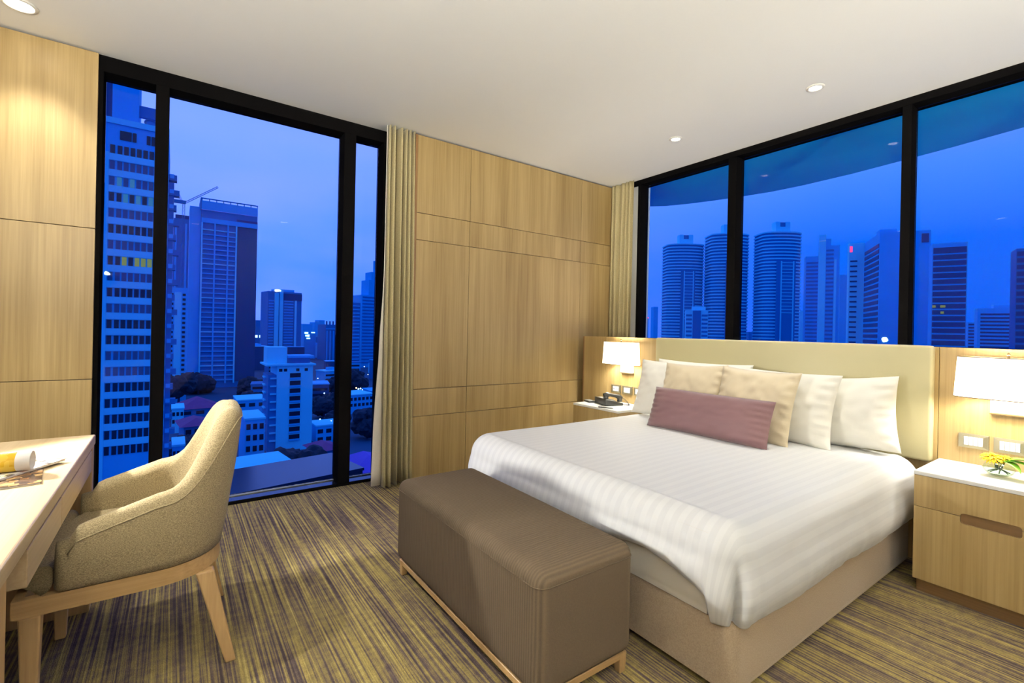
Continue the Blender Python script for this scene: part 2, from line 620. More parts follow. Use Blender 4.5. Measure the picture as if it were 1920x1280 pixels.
def lathe_mesh(name, prof, seg=24, sy=1.0):
    """Revolve (radius, z) pairs about z."""
    verts, faces = [], []
    for r, z in prof:
        for k in range(seg):
            an = 2 * math.pi * k / seg
            verts.append((r * math.cos(an), r * math.sin(an) * sy, z))
    for i in range(len(prof) - 1):
        for k in range(seg):
            k2 = (k + 1) % seg
            faces.append((i * seg + k, i * seg + k2, (i + 1) * seg + k2, (i + 1) * seg + k))
    return mesh(name, verts, faces, True)

def leg_mesh(name, top, bot, wt, wb):
    verts = []
    for c, w in ((bot, wb), (top, wt)):
        for sx, sy in ((-1, -1), (1, -1), (1, 1), (-1, 1)):
            verts.append((c[0] + sx * w[0] / 2, c[1] + sy * w[1] / 2, c[2]))
    bm = bmesh.new()
    vv = [bm.verts.new(v) for v in verts]
    for f in ((3, 2, 1, 0), (4, 5, 6, 7), (0, 1, 5, 4), (1, 2, 6, 5), (2, 3, 7, 6), (3, 0, 4, 7)):
        bm.faces.new([vv[i] for i in f])
    bmesh.ops.bevel(bm, geom=bm.edges[:], offset=0.005, segments=2, profile=0.5, affect='EDGES')
    return from_bm(name, bm)

def smooth01(t):
    t = max(0.0, min(1.0, t))
    return t * t * (3 - 2 * t)

# ------------------------------------------------------------------ room shell
XL, YN = -5.05, -5.9          # left wall and near wall planes
GAP = 0.002
tag(box('floor', (XL - 0.1, YN - 0.1, -0.12), (0.3, 0.36, 0.0), 'carpet'), kind='structure')
tag(box('ceiling', (XL - 0.1, YN - 0.1, H), (0.02, 0.15, H + 0.14), 'ceiling'), kind='structure')
tag(box('wall_left', (XL - 0.1, YN, 0), (XL, 0.36, H), 'wall'), kind='structure')
tag(box('wall_near', (XL - 0.1, YN - 0.1, 0), (0.3, YN, H), 'wall'), kind='structure')

# back wall: solid core with veneer panels, between the curtain recess and the bed corner
wb = box('wall_back', (-2.35, 0.022, 0), (0.1, 0.34, H - 0.004), 'seam')
tag(wb, kind='structure')
cols = (-2.35, -1.845, -0.50, 0.0)
rows = (0.0, 0.514, 0.740, 1.974, 2.197, H - 0.012)
for i in range(3):
    for j in range(5):
        box('veneer_panel', (cols[i] + (GAP if i else 0), 0.0, rows[j] + (GAP if j else 0.0)),
            (cols[i + 1] - (GAP if i < 2 else 0), 0.0218, rows[j + 1] - GAP), 'oak', wb, 0.0012)
box('end_panel', (-2.372, 0.0, 0.0), (-2.3502, 0.30, H - 0.012), 'oak_dark', wb, 0.001)
# left pier beside the tall window
wp = box('wall_pier', (XL, 0.122, 0), (-4.355, 0.34, H - 0.004), 'seam')
tag(wp, kind='structure')
zr = (0.0, 0.90, 1.795, H - 0.010)
for j in range(3):
    box('veneer_panel', (XL, 0.10, zr[j] + (GAP if j else 0)), (-4.352, 0.1218, zr[j + 1] - GAP), 'oak', wp, 0.0012)

# wall on the bed side: low wall carrying the headboard panelling, windows above it
wr = box('wall_right', (-0.505, YN, 0), (0.02, -0.10, 1.165), 'oak_dark')
tag(wr, kind='structure')
box('ledge', (-0.505, YN, 1.166), (0.02, -0.10, 1.19), 'oak_y', wr, 0.002)
hp = empty('trim_1', (-0.53, -1.93, 0))
tag(hp, kind='structure')
ys = (-0.115, -0.42, -1.10, -2.76, -2.885, -3.62, -4.6)
for i in range(len(ys) - 1):
    box('veneer_panel', (0.0, ys[i] + 1.93 - (0.001 if i else 0), 0.0), (0.0245, ys[i + 1] + 1.93 + 0.001, 1.20), 'oak', hp, 0.0012)
box('edge_strip', (0.006, -0.093 + 1.93, 0.0), (0.0245, -0.114 + 1.93, 1.198), 'oak_dark', hp, 0.001)
# wall beyond the right window (out of view to the right)
wf = box('wall_far_right', (0.0, YN, 1.19), (0.2, -4.6, H), 'wall')
tag(wf, kind='structure')

# ------------------------------------------------------------------ windows
w1 = empty('window_1', (-3.35, 0.13, 0.0))
tag(w1, kind='structure')
def wpart(name, lo, hi, mat, par, bev=0.002):
    o = par.location
    return box(name, [lo[i] - o[i] for i in range(3)], [hi[i] - o[i] for i in range(3)], mat, par, bev)
wpart('header', (-4.355, 0.14, 2.755), (-2.36, 0.30, 2.86), 'black', w1)
wpart('sill_front', (-4.355, 0.125, 0.0), (-2.36, 0.14, 0.022), 'black', w1)
wpart('sill', (-4.355, 0.1402, 0.0), (-2.36, 0.262, 0.02), 'sill', w1)
wpart('gasket', (-4.355, 0.246, 0.0202), (-2.36, 0.256, 0.028), 'silver', w1, 0.001)
for x0, x1 in ((-4.355, -4.33), (-4.078, -4.008), (-2.905, -2.815), (-2.590, -2.50)):
    wpart('mullion', (x0, 0.13, 0.0205), (x1, 0.29, 2.754), 'black', w1)
for x0, x1 in ((-4.329, -4.079), (-4.007, -2.906), (-2.814, -2.591), (-2.499, -2.36)):
    wpart('pane', (x0, 0.262, 0.021), (x1, 0.272, 2.753), 'glass', w1, 0.0)

w2 = empty('window_2', (0.06, -2.2, 1.2))
tag(w2, kind='structure')
wpart('header', (0.0, -4.6, 2.80), (0.16, 0.0, 2.86), 'black', w2)
wpart('sill', (0.021, -4.6, 1.12), (0.16, 0.0, 1.195), 'black', w2)
for y0, y1 in ((-0.36, -0.325), (-1.40, -1.326), (-2.605, -2.553), (-3.86, -3.79)):
    wpart('mullion', (0.0, y0, 1.1955), (0.13, y1, 2.799), 'black', w2)
for y0, y1 in ((-1.325, -0.361), (-2.552, -1.401), (-3.789, -2.606), (-4.6, -3.861)):
    wpart('pane', (0.10, y0, 1.1955), (0.11, y1, 2.799), 'glass', w2, 0.0)
tag(box('wall_corner', (0.03, -0.324, 0.0), (0.20, 0.02, H), 'wall'), kind='structure')

# ------------------------------------------------------------------ curtains
def curtain(name, p0, p1, zt, zb, amp_t, amp_b, nf, spread, label, lining_at=None, flare=(0, 0)):
    """Pleated cloth hung between two plan points; the hem spreads towards p0."""
    p0, p1 = Vector((*p0, 0)), Vector((*p1, 0))
    d = (p1 - p0)
    L = d.length
    d.normalize()
    nrm = Vector((d.y, -d.x, 0))       # into the room
    nu, nv = nf * 12, 24
    verts, faces = [], []
    rnd = random.Random(5)
    ph = [rnd.uniform(-0.5, 0.5) for _ in range(nf + 2)]
    for j in range(nv + 1):
        t = j / nv
        z = zt + (zb - zt) * t
        for i in range(nu + 1):
            s = i / nu
            k = s * nf
            amp = amp_t + (amp_b - amp_t) * t
            off = amp * (0.5 + 0.5 * math.sin(2 * math.pi * k + 1.4 * math.sin(k * 1.7) + ph[int(k)] * 0.0))
            off += 0.006 * noise.noise(Vector((k * 2.0, t * 3, 1.0)))
            along = s * L - spread * (1 - s) * t ** 1.3 + 0.010 * t * math.sin(2 * math.pi * k + 0.8)
            fl = flare[0] * t ** 2 * (1 - s) + flare[1] * t
            q = p0 + d * along + nrm * (off + fl)
            verts.append((q.x, q.y, z))
    for j in range(nv):
        for i in range(nu):
            a = j * (nu + 1) + i
            faces.append((a, a + 1, a + nu + 2, a + nu + 1))
    root = empty(name, (p0.x, p0.y, zb), 0, label, 'curtain')
    me = mesh(name, [(v[0] - p0.x, v[1] - p0.y, v[2] - zb) for v in verts], faces, True)
    o = link('drape', me, 'curtain', root)
    md = o.modifiers.new('thickness', 'SOLIDIFY')
    md.thickness = 0.003
    return root, nu, nv, verts

cl, nu, nv, cv = curtain('curtain', (-2.60, 0.075), (-2.385, 0.075), H - 0.004, 0.012, 0.10, 0.13, 5, 0.040,
                         'olive beige pleated curtain beside the tall floor-length window', flare=(0.06, 0.02))
# leading edge turned to show the pale lining
lv, lf = [], []
n2 = 20
for j in range(n2 + 1):
    t = j / n2
    base = Vector(cv[int(round(t * nv)) * (nu + 1)])
    w = 0.010 + 0.062 * smooth01((t - 0.35) / 0.65)
    for k in range(4):
        f = k / 3
        lv.append((base.x - 0.002 - f * 1.15 * w - cl.location.x, base.y - 0.004 - (0.5 - abs(f - 0.5)) * 0.02 - f * 0.012 - cl.location.y, max(base.z, 0.016)))
for j in range(n2):
    for k in range(3):
        a = j * 4 + k
        lf.append((a, a + 1, a + 5, a + 4))
lo_ = link('lining_edge', mesh('lining_edge', lv, lf, True), 'lining', cl)
md = lo_.modifiers.new('thickness', 'SOLIDIFY')
md.thickness = 0.003
tag(lo_, 'pale grey lining showing at the leading edge')
curtain('curtain', (-0.028, -0.012), (-0.028, -0.318), H - 0.004, 1.195, 0.035, 0.05, 5, 0.0,
        'olive beige pleated curtain in the corner behind the headboard panelling')

# ------------------------------------------------------------------ ceiling downlights
def downlight(x, y, watts, label, size=0.045, angle=80, blend=0.6, glow=True):
    r = empty('downlight', (x, y, H), 0, label, 'light', 'recessed ceiling downlights')
    ring = lathe_mesh('trim_ring', [(size, -0.001), (size, -0.006), (size + 0.004, -0.009), (size + 0.016, -0.005), (size + 0.018, 0.0), (size, -0.001)], 28)
    link('trim_ring', ring, 'trimwhite', r)
    lens = lathe_mesh('lens', [(0.0001, -0.004), (size * 0.99, -0.004), (size * 0.99, -0.0005), (0.0001, -0.0005)], 28)
    link('lens', lens, 'downlight', r)
    ld = bpy.data.lights.new('downlight_beam', 'SPOT')
    ld.energy = watts
    ld.color = SPOT_WARM
    ld.spot_size = math.radians(angle)
    ld.spot_blend = blend
    ld.shadow_soft_size = size * 0.8
    lo = bpy.data.objects.new('downlight_beam', ld)
    COL.objects.link(lo)
    lo.parent = r
    lo.location = (0, 0, -0.03)
    return r

downlight(-0.62, -1.224, BED_SPOT_W, 'small round downlight above the bed on the telephone side', 0.035)
downlight(-0.62, -2.269, BED_SPOT_W, 'small round downlight above the bed on the flower vase side', 0.035)
downlight(-0.62, -3.314, BED_SPOT_W * 0.5, 'small round downlight above the nightstand with flowers', 0.035)
downlight(-4.63, -0.196, DESK_SPOT_W * 0.8, 'large round downlight close to the oak pier beside the tall window', 0.055, 95)
downlight(-4.63, -1.24, DESK_SPOT_W * 2.5, 'large round downlight over the middle of the desk', 0.055, 84, 0.35)
downlight(-4.63, -2.285, DESK_SPOT_W, 'large round downlight over the near part of the desk', 0.055, 95)
downlight(-2.6, -3.9, ADDED_SPOT_W, 'added unseen round downlight in the open floor beside the bed', 0.055, 120)  # from here on: added fill downlights, out of view, lighting the room
downlight(-3.7, -5.0, ADDED_SPOT_W, 'added unseen round downlight by the entrance wall', 0.055, 120)
downlight(-1.5, -5.0, ADDED_SPOT_W, 'added unseen round downlight in the far corner from the desk', 0.055, 120)

# ------------------------------------------------------------------ bed
bed = empty('bed', (-1.5, -1.93, 0), 0, 'double bed with taupe upholstered box base and thick mattress', 'bed')
def rounded_rect(x0, x1, y0, y1, r, seg=8, rf=None):
    pts = []
    for cx, cy, a0 in ((x1 - r, y1 - r, 0), (x0 + r, y1 - r, 90), (x0 + r, y0 + r, 180), (x1 - r, y0 + r, 270)):
        for k in range(seg + 1):
            a = math.radians(a0 + 90 * k / seg)
            pts.append((cx + r * math.cos(a), cy + r * math.sin(a)))
    return pts
def local(pts, o):
    return [(p[0] - o.location.x, p[1] - o.location.y) for p in pts]
prism('base', local(rounded_rect(-2.425, -0.60, -2.795, -1.065, 0.05), bed), 0.035, 0.262, 'base', bed, 0.02, 3)
prism('mattress', local(rounded_rect(-2.43, -0.61, -2.80, -1.06, 0.10), bed), 0.2665, 0.55, 'sheet', bed, 0.05, 4)
for x in (-2.3, -0.8):
    for y in (-2.68, -1.18):
        link('foot', tube_mesh('foot', [(x + 1.5, y + 1.93, 0.0), (x + 1.5, y + 1.93, 0.04)], 0.03, 12), 'seam', bed)

def duvet():
    ZT = 0.597
    r = 0.125
    xh, xe = -0.64, -2.335          # flat part along the bed
    yl, yr = -1.165, -2.715         # flat part across the bed
    def prof(a, amax):
        if a <= 0: return 0.0, 0.0
        q = r * math.pi / 2
        if a < q:
            return r * math.sin(a / r), r * (1 - math.cos(a / r))
        t = (a - q) / max(0.01, amax - q)
        o = r + 0.018 * math.sin(min(1, t) * math.pi) - 0.05 * max(0, t - 0.55) ** 1.4
        return o, r + (a - q)
    def hem_foot(y):
        pts = [(-2.90, 0.245), (-2.80, 0.25), (-2.70, 0.335), (-2.58, 0.378), (-2.45, 0.405), (-2.35, 0.395), (-2.15, 0.34), (-1.3, 0.33), (-1.1, 0.30), (-0.9, 0.27)]
        for (a, za), (b, zb) in zip(pts, pts[1:]):
            if a <= y <= b:
                return za + (zb - za) * (y - a) / (b - a)
        return pts[-1][1] if y > -0.9 else pts[0][1]
    def hem_side(x):
        return 0.262 + 0.008 * math.sin(x * 7)
    q = r * math.pi / 2
    na, nb, nx, ny = 22, 22, 64, 60
    xs = [xh + (xe - xh) * i / nx for i in range(nx + 1)]
    S = [('t', x) for x in xs] + [('a', k / na) for k in range(1, na + 1)]
    ysf = [yl + (yr - yl) * i / ny for i in range(ny + 1)]
    T = [('l', k / nb) for k in range(nb, 0, -1)] + [('t', y) for y in ysf] + [('r', k / nb) for k in range(1, nb + 1)]
    verts, uvs, faces = [], [], []
    for s in S:
        for t in T:
            x = s[1] if s[0] == 't' else xe
            y = t[1] if t[0] == 't' else (yl if t[0] == 'l' else yr)
            sg = 1 if t[0] == 'l' else -1
            amax = q + (ZT - r - hem_foot(y if t[0] == 't' else y + sg * 0.125)) if True else 0
            bmax = q + (ZT - r - hem_side(x))
            a = s[1] * amax if s[0] == 'a' else 0.0
            b = t[1] * bmax if t[0] != 't' else 0.0
            if a > 0 and b > 0:
                th = math.atan2(b / bmax, a / amax)
                m = ((a / amax) ** 5 + (b / bmax) ** 5) ** 0.2
                m = min(m, 1.0)
                w = th / (math.pi / 2)
                am = amax * (1 - w) + bmax * w
                o, dp = prof(m * am, am)
                px, py = xe - o * math.cos(th), y + sg * o * math.sin(th)
                if t[0] == 'r':       # tucked pleat at the corner
                    cr = math.exp(-((w - 0.50) / 0.07) ** 2) * smooth01((m - 0.42) / 0.3)
                    lp = math.exp(-((w - 0.68) / 0.12) ** 2) * smooth01((m - 0.3) / 0.4)
                    px += (0.040 * cr - 0.014 * lp) * math.cos(th)
                    py -= sg * (0.040 * cr - 0.014 * lp) * math.sin(th)
                z = ZT - dp
            elif a > 0:
                o, dp = prof(a, amax)
                px, py, z = xe - o, y, ZT - dp
            elif b > 0:
                o, dp = prof(b, bmax)
                px, py, z = x, y + sg * o, ZT - dp
            else:
                px, py, z = x, y, ZT
            # loft of the filling and soft wrinkles
            ex = min(1, max(0, (x - xe) / 0.5))
            ey = min(1, max(0, min(yl - y, y - yr) / 0.5))
            if a <= 0 and b <= 0:
                z += 0.012 * smooth01(ex) * smooth01(ey) - 0.006
            nv_ = noise.noise(Vector((px * 2.2, py * 2.2, z * 2.2)))
            n2_ = noise.noise(Vector((px * 9, py * 3, z * 9 + 4)))
            z += 0.005 * nv_
            if b > 0:
                fr = smooth01(b / bmax)
                py += sg * (0.006 * n2_ * fr + 0.004 * noise.noise(Vector((px * 26, 2, z * 5))) * fr ** 2)
            if a > 0 and b <= 0:
                fr = smooth01(a / amax)
                px -= 0.007 * n2_ * fr
            verts.append((px, py, z))
            tc = y + (sg * b if t[0] != 't' else 0)
            uvs.append((tc, (xh - x) + a))
    W = len(T)
    for i in range(len(S) - 1):
        for j in range(W - 1):
            p = i * W + j
            faces.append((p, p + W, p + W + 1, p + 1))
    o0 = Vector((-1.5, -1.93, 0.25))
    me = mesh('duvet', [Vector(v) - o0 for v in verts], faces, True)
    uvl = me.uv_layers.new(name='cloth')
    for lp in me.loops:
        uvl.data[lp.index].uv = uvs[lp.vertex_index]
    o = link('duvet', me, 'duvet', None, o0)
    md = o.modifiers.new('thickness', 'SOLIDIFY')
    md.thickness = 0.012
    md.offset = -1
    sb = o.modifiers.new('soft', 'SUBSURF')
    sb.levels = sb.render_levels = 1
    tag(o, 'white satin-striped duvet spread smooth over the bed', 'duvet')
duvet()

# upholstered headboard fixed to the panelling
hb = empty('headboard', (-0.5305, -1.955, 0.57), 0, 'cream upholstered headboard behind the pillows', 'headboard')
for nm, y0, y1 in (('pad', -0.915, 0.915),):
    o = box(nm, (-0.058, y0, 0.0), (0.0, y1, 0.637), 'leather', hb, 0.016, 4)
    auto_smooth(o, 50)

def pillow_mesh(name, w, h, t, pinch=0.06, wr=0.012, seed=0, n=34, ex=2.6):
    verts, faces = [], []
    for side in (1, -1):
        for j in range(n + 1):
            for i in range(n + 1):
                u = -1 + 2 * i / n
                v = -1 + 2 * j / n
                x = w / 2 * u * (1 - pinch * (1 - v * v))
                z = h / 2 * v * (1 - pinch * (1 - u * u))
                th = t / 2 * (max(0, 1 - abs(u) ** ex) ** 0.55) * (max(0, 1 - abs(v) ** ex) ** 0.55)
                edge = 1 - max(abs(u), abs(v))
                nn = noise.noise(Vector((u * 2.2 + seed, v * 2.2, side * 3.0)))
                n2 = noise.noise(Vector((u * 7 + seed * 2, v * 4, side * 5.0)))
                th += (0.6 * nn + 0.4 * n2) * wr * smooth01(edge * 3.5)
                # gathers running in from the side seams
                th += 0.4 * wr * math.sin(v * 24 + 3 * nn + seed) * smooth01((abs(u) - 0.72) / 0.2) * smooth01(edge * 14)
                verts.append((x, side * max(0.0008, th), z))
    N = (n + 1) ** 2
    for s in (0, 1):
        for j in range(n):
            for i in range(n):
                a = s * N + j * (n + 1) + i
                q = (a, a + 1, a + n + 2, a + n + 1)
                faces.append(q if s else q[::-1])
    rim = [i for i in range(n + 1)] + [(j + 1) * (n + 1) - 1 for j in range(1, n + 1)] + \
          [n * (n + 1) + i for i in range(n - 1, -1, -1)] + [j * (n + 1) for j in range(n - 1, 0, -1)]
    for k in range(len(rim)):
        a, b = rim[k], rim[(k + 1) % len(rim)]
        faces.append((a, b, b + N, a + N))
    bm = bmesh.new()
    me = mesh(name, verts, faces, True)
    bm.from_mesh(me)
    bmesh.ops.recalc_face_normals(bm, faces=bm.faces[:])
    bm.to_mesh(me)
    bm.free()
    me.polygons.foreach_set('use_smooth', [True] * len(me.polygons))
    return me

def pillow(name, cy, bx, bz, w, h, t, lean, mat, label, cat, seed, yaw=0.0, roll=0.0, piping=None, pinch=0.06, wr=0.012, ex=2.6, group=None):
    """A cushion standing on its lower edge at (bx, cy, bz), leaning back towards the headboard."""
    me = pillow_mesh(name, w, h, t, pinch, wr, seed, ex=ex)
    rot = Matrix.Rotation(math.radians(90 + yaw), 4, 'Z') @ Matrix.Rotation(math.radians(lean), 4, 'X') @ Matrix.Rotation(math.radians(roll), 4, 'Y')
    mw = Matrix.Translation((bx, cy, bz)) @ rot @ Matrix.Translation((0, 0, h / 2))
    o = link(name, me, mat)
    o.matrix_world = mw
    tag(o, label, cat, group)
    return o

PZ = 0.594
pillow('pillow', -1.515, -0.735, PZ, 0.80, 0.45, 0.15, 13, 'pillow', 'white pillow flat against the headboard behind two cream cushions', 'pillow', 1.0)
pillow('pillow', -2.452, -0.735, PZ - 0.008, 0.66, 0.425, 0.19, 12, 'pillow', 'white pillow flat against the headboard on the side of the flower vase', 'pillow', 2.0, roll=5.5, wr=0.018)
pillow('pillow', -1.42, -0.895, PZ, 0.74, 0.45, 0.15, 17, 'pillow', 'white pillow in the second row beside the telephone nightstand', 'pillow', 3.0, wr=0.016)
pillow('pillow', -2.145, -0.905, PZ, 0.72, 0.45, 0.16, 17, 'pillow', 'white pillow in the second row showing past the cream cushion edge', 'pillow', 4.0, roll=-1.0, wr=0.018)
pillow('cushion', -1.645, -1.045, PZ, 0.49, 0.46, 0.13, 19, 'cream', 'square cream satin cushion overlapped by its twin, beside the telephone end', 'cushion', 5.0, roll=1.5, wr=0.016)
pillow('cushion', -2.095, -1.065, PZ, 0.50, 0.46, 0.14, 19, 'cream', 'square cream satin cushion with gathered side seam, next to bare white pillows', 'cushion', 6.0, roll=-1.0, wr=0.022)
pillow('bolster', -1.895, -1.235, PZ, 0.83, 0.285, 0.15, 20, 'mauve', 'long mauve velvet cushion at the front of the pillows', 'cushion', 7.0, pinch=0.02, wr=0.014, ex=4.5)

# ------------------------------------------------------------------ bench
bn = empty('bench', (-2.805, -1.925, 0), 0, 'brown corduroy upholstered bench at the foot of the bed', 'bench')
bm = bmesh.new()
add_box(bm, (-0.222, -0.578, 0.078), (0.232, 0.578, 0.478), 0.045, 6)
for v in bm.verts:      # crowned top
    if v.co.z > 0.42:
        v.co.z += 0.0
bmesh.ops.subdivide_edges(bm, edges=[e for e in bm.edges if e.calc_length() > 0.25], cuts=6, use_grid_fill=True)
for v in bm.verts:
    if v.co.z > 0.47:
        v.co.z += 0.012 * (1 - (v.co.x / 0.23) ** 2) * (1 - (v.co.y / 0.58) ** 2)
auto_smooth(link('cushion', from_bm('cushion', bm, True), 'corduroy', bn), 60)
def piping_loop(x0, x1, y0, y1, z, r):
    return [(p[0], p[1], z) for p in rounded_rect(x0, x1, y0, y1, 0.047, 8)]
link('seam_piping', tube_mesh('seam_piping', piping_loop(-0.2225, 0.2325, -0.5785, 0.5785, 0.432, 0.003), 0.0022, 6, False, True), 'corduroy', bn)
for nm, lo, hi in (('rail', (-0.205, -0.555, 0.052), (-0.185, 0.555, 0.077)), ('rail', (0.195, -0.555, 0.052), (0.215, 0.555, 0.077)),
                   ('rail', (-0.185, -0.555, 0.052), (0.195, -0.535, 0.077)), ('rail', (-0.185, 0.535, 0.052), (0.195, 0.555, 0.077))):
    box(nm, lo, hi, 'oak_rail', bn, 0.002)
for x in (-0.190, 0.200):
    for y in (-0.54, 0.54):
        link('leg', leg_mesh('leg', (x, y, 0.0765), (x, y, 0.0), (0.036, 0.036), (0.030, 0.030)), 'oak_leg', bn)

# ------------------------------------------------------------------ nightstands
def nightstand(y0, y1, label):
    r = empty('nightstand', (-0.745, (y0 + y1) / 2, 0), 0, label, 'nightstand')
    hw = abs(y1 - y0) / 2
    xb, xf = 0.2135, -0.200          # local back and carcass front
    box('carcass', (xf, -hw + 0.004, 0.062), (xb, hw - 0.004, 0.573), 'oak', r, 0.002)
    box('plinth', (xf + 0.004, -hw + 0.012, 0.0), (xb, hw - 0.012, 0.0615), 'plinth', r, 0.001)
    box('top', (xf - 0.017, -hw, 0.5735), (xb, hw, 0.592), 'stone', r, 0.002, 2)
    # drawer and door fronts, notched around the finger pull
    hy, hz0, hz1, rc = 0.10, 0.386, 0.436, 0.014
    fx0, fx1 = xf - 0.0165, xf - 0.0005
    def front(nm, outline):
        bmx = bmesh.new()
        a = [bmx.verts.new((fx0, p[0], p[1])) for p in outline]
        b = [bmx.verts.new((fx1, p[0], p[1])) for p in outline]
        bmx.faces.new(a)
        bmx.faces.new(b[::-1])
        for i in range(len(outline)):
            k = (i + 1) % len(outline)
            bmx.faces.new((a[i], b[i], b[k], a[k]))
        link(nm, from_bm(nm, bmx), 'oak', r)
    def arc(cy, cz, a0, a1):
        return [(cy + rc * math.cos(math.radians(a0 + (a1 - a0) * k / 5)), cz + rc * math.sin(math.radians(a0 + (a1 - a0) * k / 5))) for k in range(6)]
    zs = 0.4205
    front('drawer', [(-hw + 0.002, zs + 0.0015), (-hy, zs + 0.0015)] + arc(-hy + rc, hz1 - rc, 180, 90) + arc(hy - rc, hz1 - rc, 90, 0) +
          [(hy, zs + 0.0015), (hw - 0.002, zs + 0.0015), (hw - 0.002, 0.572), (-hw + 0.002, 0.572)])
    front('door', [(-hw + 0.002, 0.064), (hw - 0.002, 0.064), (hw - 0.002, zs - 0.0015), (hy, zs - 0.0015)] + arc(hy - rc, hz0 + rc, 0, -90) +
          arc(-hy + rc, hz0 + rc, -90, -180) + [(-hy, zs - 0.0015), (-hw + 0.002, zs - 0.0015)])
    box('finger_pull', (xf - 0.0045, -hy - 0.004, hz0 - 0.006), (xf - 0.0004, hy + 0.004, hz1 + 0.006), 'plinth', r)
    return r
nightstand(-2.893, -3.437, 'oak nightstand with white stone top carrying the flower bowl')
nightstand(-0.43, -0.968, 'oak nightstand with white stone top carrying the telephone')

# ------------------------------------------------------------------ wall lamps
def superellipse(a, b, n, seg=56):
    pts = []
    for k in range(seg):
        t = 2 * math.pi * k / seg
        c, s = math.cos(t), math.sin(t)
        pts.append((a * math.copysign(abs(c) ** (2 / n), c), b * math.copysign(abs(s) ** (2 / n), s)))
    return pts
def bed_lamp(y, label):
    r = empty('wall_lamp', (-0.531, y, 0.866), 0, label, 'lamp')
    box('wall_plate', (-0.022, -0.074, 0.008), (0.0, 0.074, 0.215), 'plate_white', r, 0.003, 2)
    box('plate_foot', (-0.0235, -0.0755, 0.0), (0.0, 0.0755, 0.0075), 'rim', r, 0.001)
    link('arm', tube_mesh('arm', [(-0.0225, 0, 0.15), (-0.05, 0, 0.15), (-0.095, 0, 0.15)], 0.007, 10), 'rim', r)
    # oval linen shade, open above and below
    cx, z0, z1 = -0.1, 0.088, 0.290
    verts, faces = [], []
    ob, ot = superellipse(0.078, 0.196, 3.2), superellipse(0.072, 0.184, 3.2)
    N = len(ob)
    for sc in (1.0, 0.985):
        for (pts, z) in ((ob, z0), (ot, z1)):
            for p in pts:
                verts.append((cx + p[0] * sc, p[1] * sc, z))
    for k in range(N):
        k2 = (k + 1) % N
        faces += [(k, k2, N + k2, N + k), (2 * N + k2, 2 * N + k, 3 * N + k, 3 * N + k2),
                  (k, 2 * N + k, 2 * N + k2, k2), (N + k2, 3 * N + k2, 3 * N + k, N + k)]
    sh = link('shade', mesh('shade', verts, faces, True), 'shade', r)
    auto_smooth(sh, 40)
    for pts, z in ((ob, z0 - 0.001), (ot, z1 + 0.001)):
        link('rim', tube_mesh('rim', [(cx + p[0], p[1], z) for p in pts], 0.0022, 5, False, True), 'rim', sh)
    link('spider', tube_mesh('spider', [(cx, -0.18, z1), (cx, 0.18, z1)], 0.002, 6), 'rim', sh)
    link('stem', tube_mesh('stem', [(cx, 0, 0.15), (cx, 0, z1 + 0.012)], 0.005, 8), 'rim', r)
    link('finial', lathe_mesh('finial', [(0.0001, 0.0), (0.006, 0.002), (0.007, 0.008), (0.003, 0.014), (0.0001, 0.016)], 12), 'rim', r, (cx, 0, z1 + 0.012))
    bu = bmesh.new()
    bmesh.ops.create_uvsphere(bu, u_segments=14, v_segments=10, radius=0.026)
    link('bulb', from_bm('bulb', bu, True), 'bulb', r, (cx, 0.0, 0.205))
    ld = bpy.data.lights.new('lamp_light', 'POINT')
    ld.energy = BED_LAMP_W
    ld.color = (1.0, 1.0, 0.96)
    ld.shadow_soft_size = 0.04
    for dy in (-0.09, 0.09):
        l2 = ld.copy()
        lo = bpy.data.objects.new('lamp_light', l2)
        COL.objects.link(lo)
        lo.parent = r
        lo.location = (cx, dy, 0.19)
    return r
bed_lamp(-0.695, 'lit wall lamp with oblong white shade above the telephone')
bed_lamp(-3.165, 'lit wall lamp with oblong white shade above the flower bowl')

# ------------------------------------------------------------------ switches and sockets
def plate(y, label, kind, n=4):
    r = empty('switch_plate', (-0.5303, y, 0.711), 0, label, 'switch' if kind == 'switch' else 'socket')
    w, h = 0.0595, 0.0375
    bmx = bmesh.new()
    o = [(0, -w, -h), (0, w, -h), (0, w, h), (0, -w, h)]
    k = 0.62
    i_ = [(-0.011, -w * k, -h * 0.60), (-0.011, w * k, -h * 0.60), (-0.011, w * k, h * 0.60), (-0.011, -w * k, h * 0.60)]
    ii = [(-0.004, p[1], p[2]) for p in i_]
    m_ = [(-0.008, p[1] * 0.97, p[2] * 0.97) for p in o]
    rings = [[bmx.verts.new(p) for p in ring] for ring in (o, m_, i_, ii)]
    for a, b in zip(rings, rings[1:]):
        for q in range(4):
            bmx.faces.new((a[q], a[(q + 1) % 4], b[(q + 1) % 4], b[q]))
    bmx.faces.new(rings[0])
    bmx.faces.new(rings[-1])
    link('frame', from_bm('frame', bmx), 'champagne', r)
    W = 2 * w * k
    for q in range(n):
        y0 = -w * k + W * q / n + 0.0008
        y1 = -w * k + W * (q + 1) / n - 0.0008
        bt = box('rocker' if kind == 'switch' else 'socket_face', (-0.0125, y0, -h * 0.59), (-0.0042, y1, h * 0.59), 'white_plastic', r, 0.001)
        if kind == 'socket':
            for dy in (-0.006, 0.006):
                box('pin_hole', (-0.0130, (y0 + y1) / 2 + dy - 0.002, -0.006), (-0.0124, (y0 + y1) / 2 + dy + 0.002, 0.006), 'phone', bt)
        else:
            box('mark', (-0.0129, (y0 + y1) / 2 - 0.003, 0.006), (-0.0124, (y0 + y1) / 2 + 0.003, 0.0075), 'phone_key', bt)
plate(-3.029, 'four-gang switch plate closest to the cream headboard, below the lamp by the flowers', 'switch')
plate(-3.163, 'four-gang switch plate directly above the yellow flower', 'switch')
plate(-0.560, 'socket plate at the outer end of the row above the telephone', 'socket', 2)
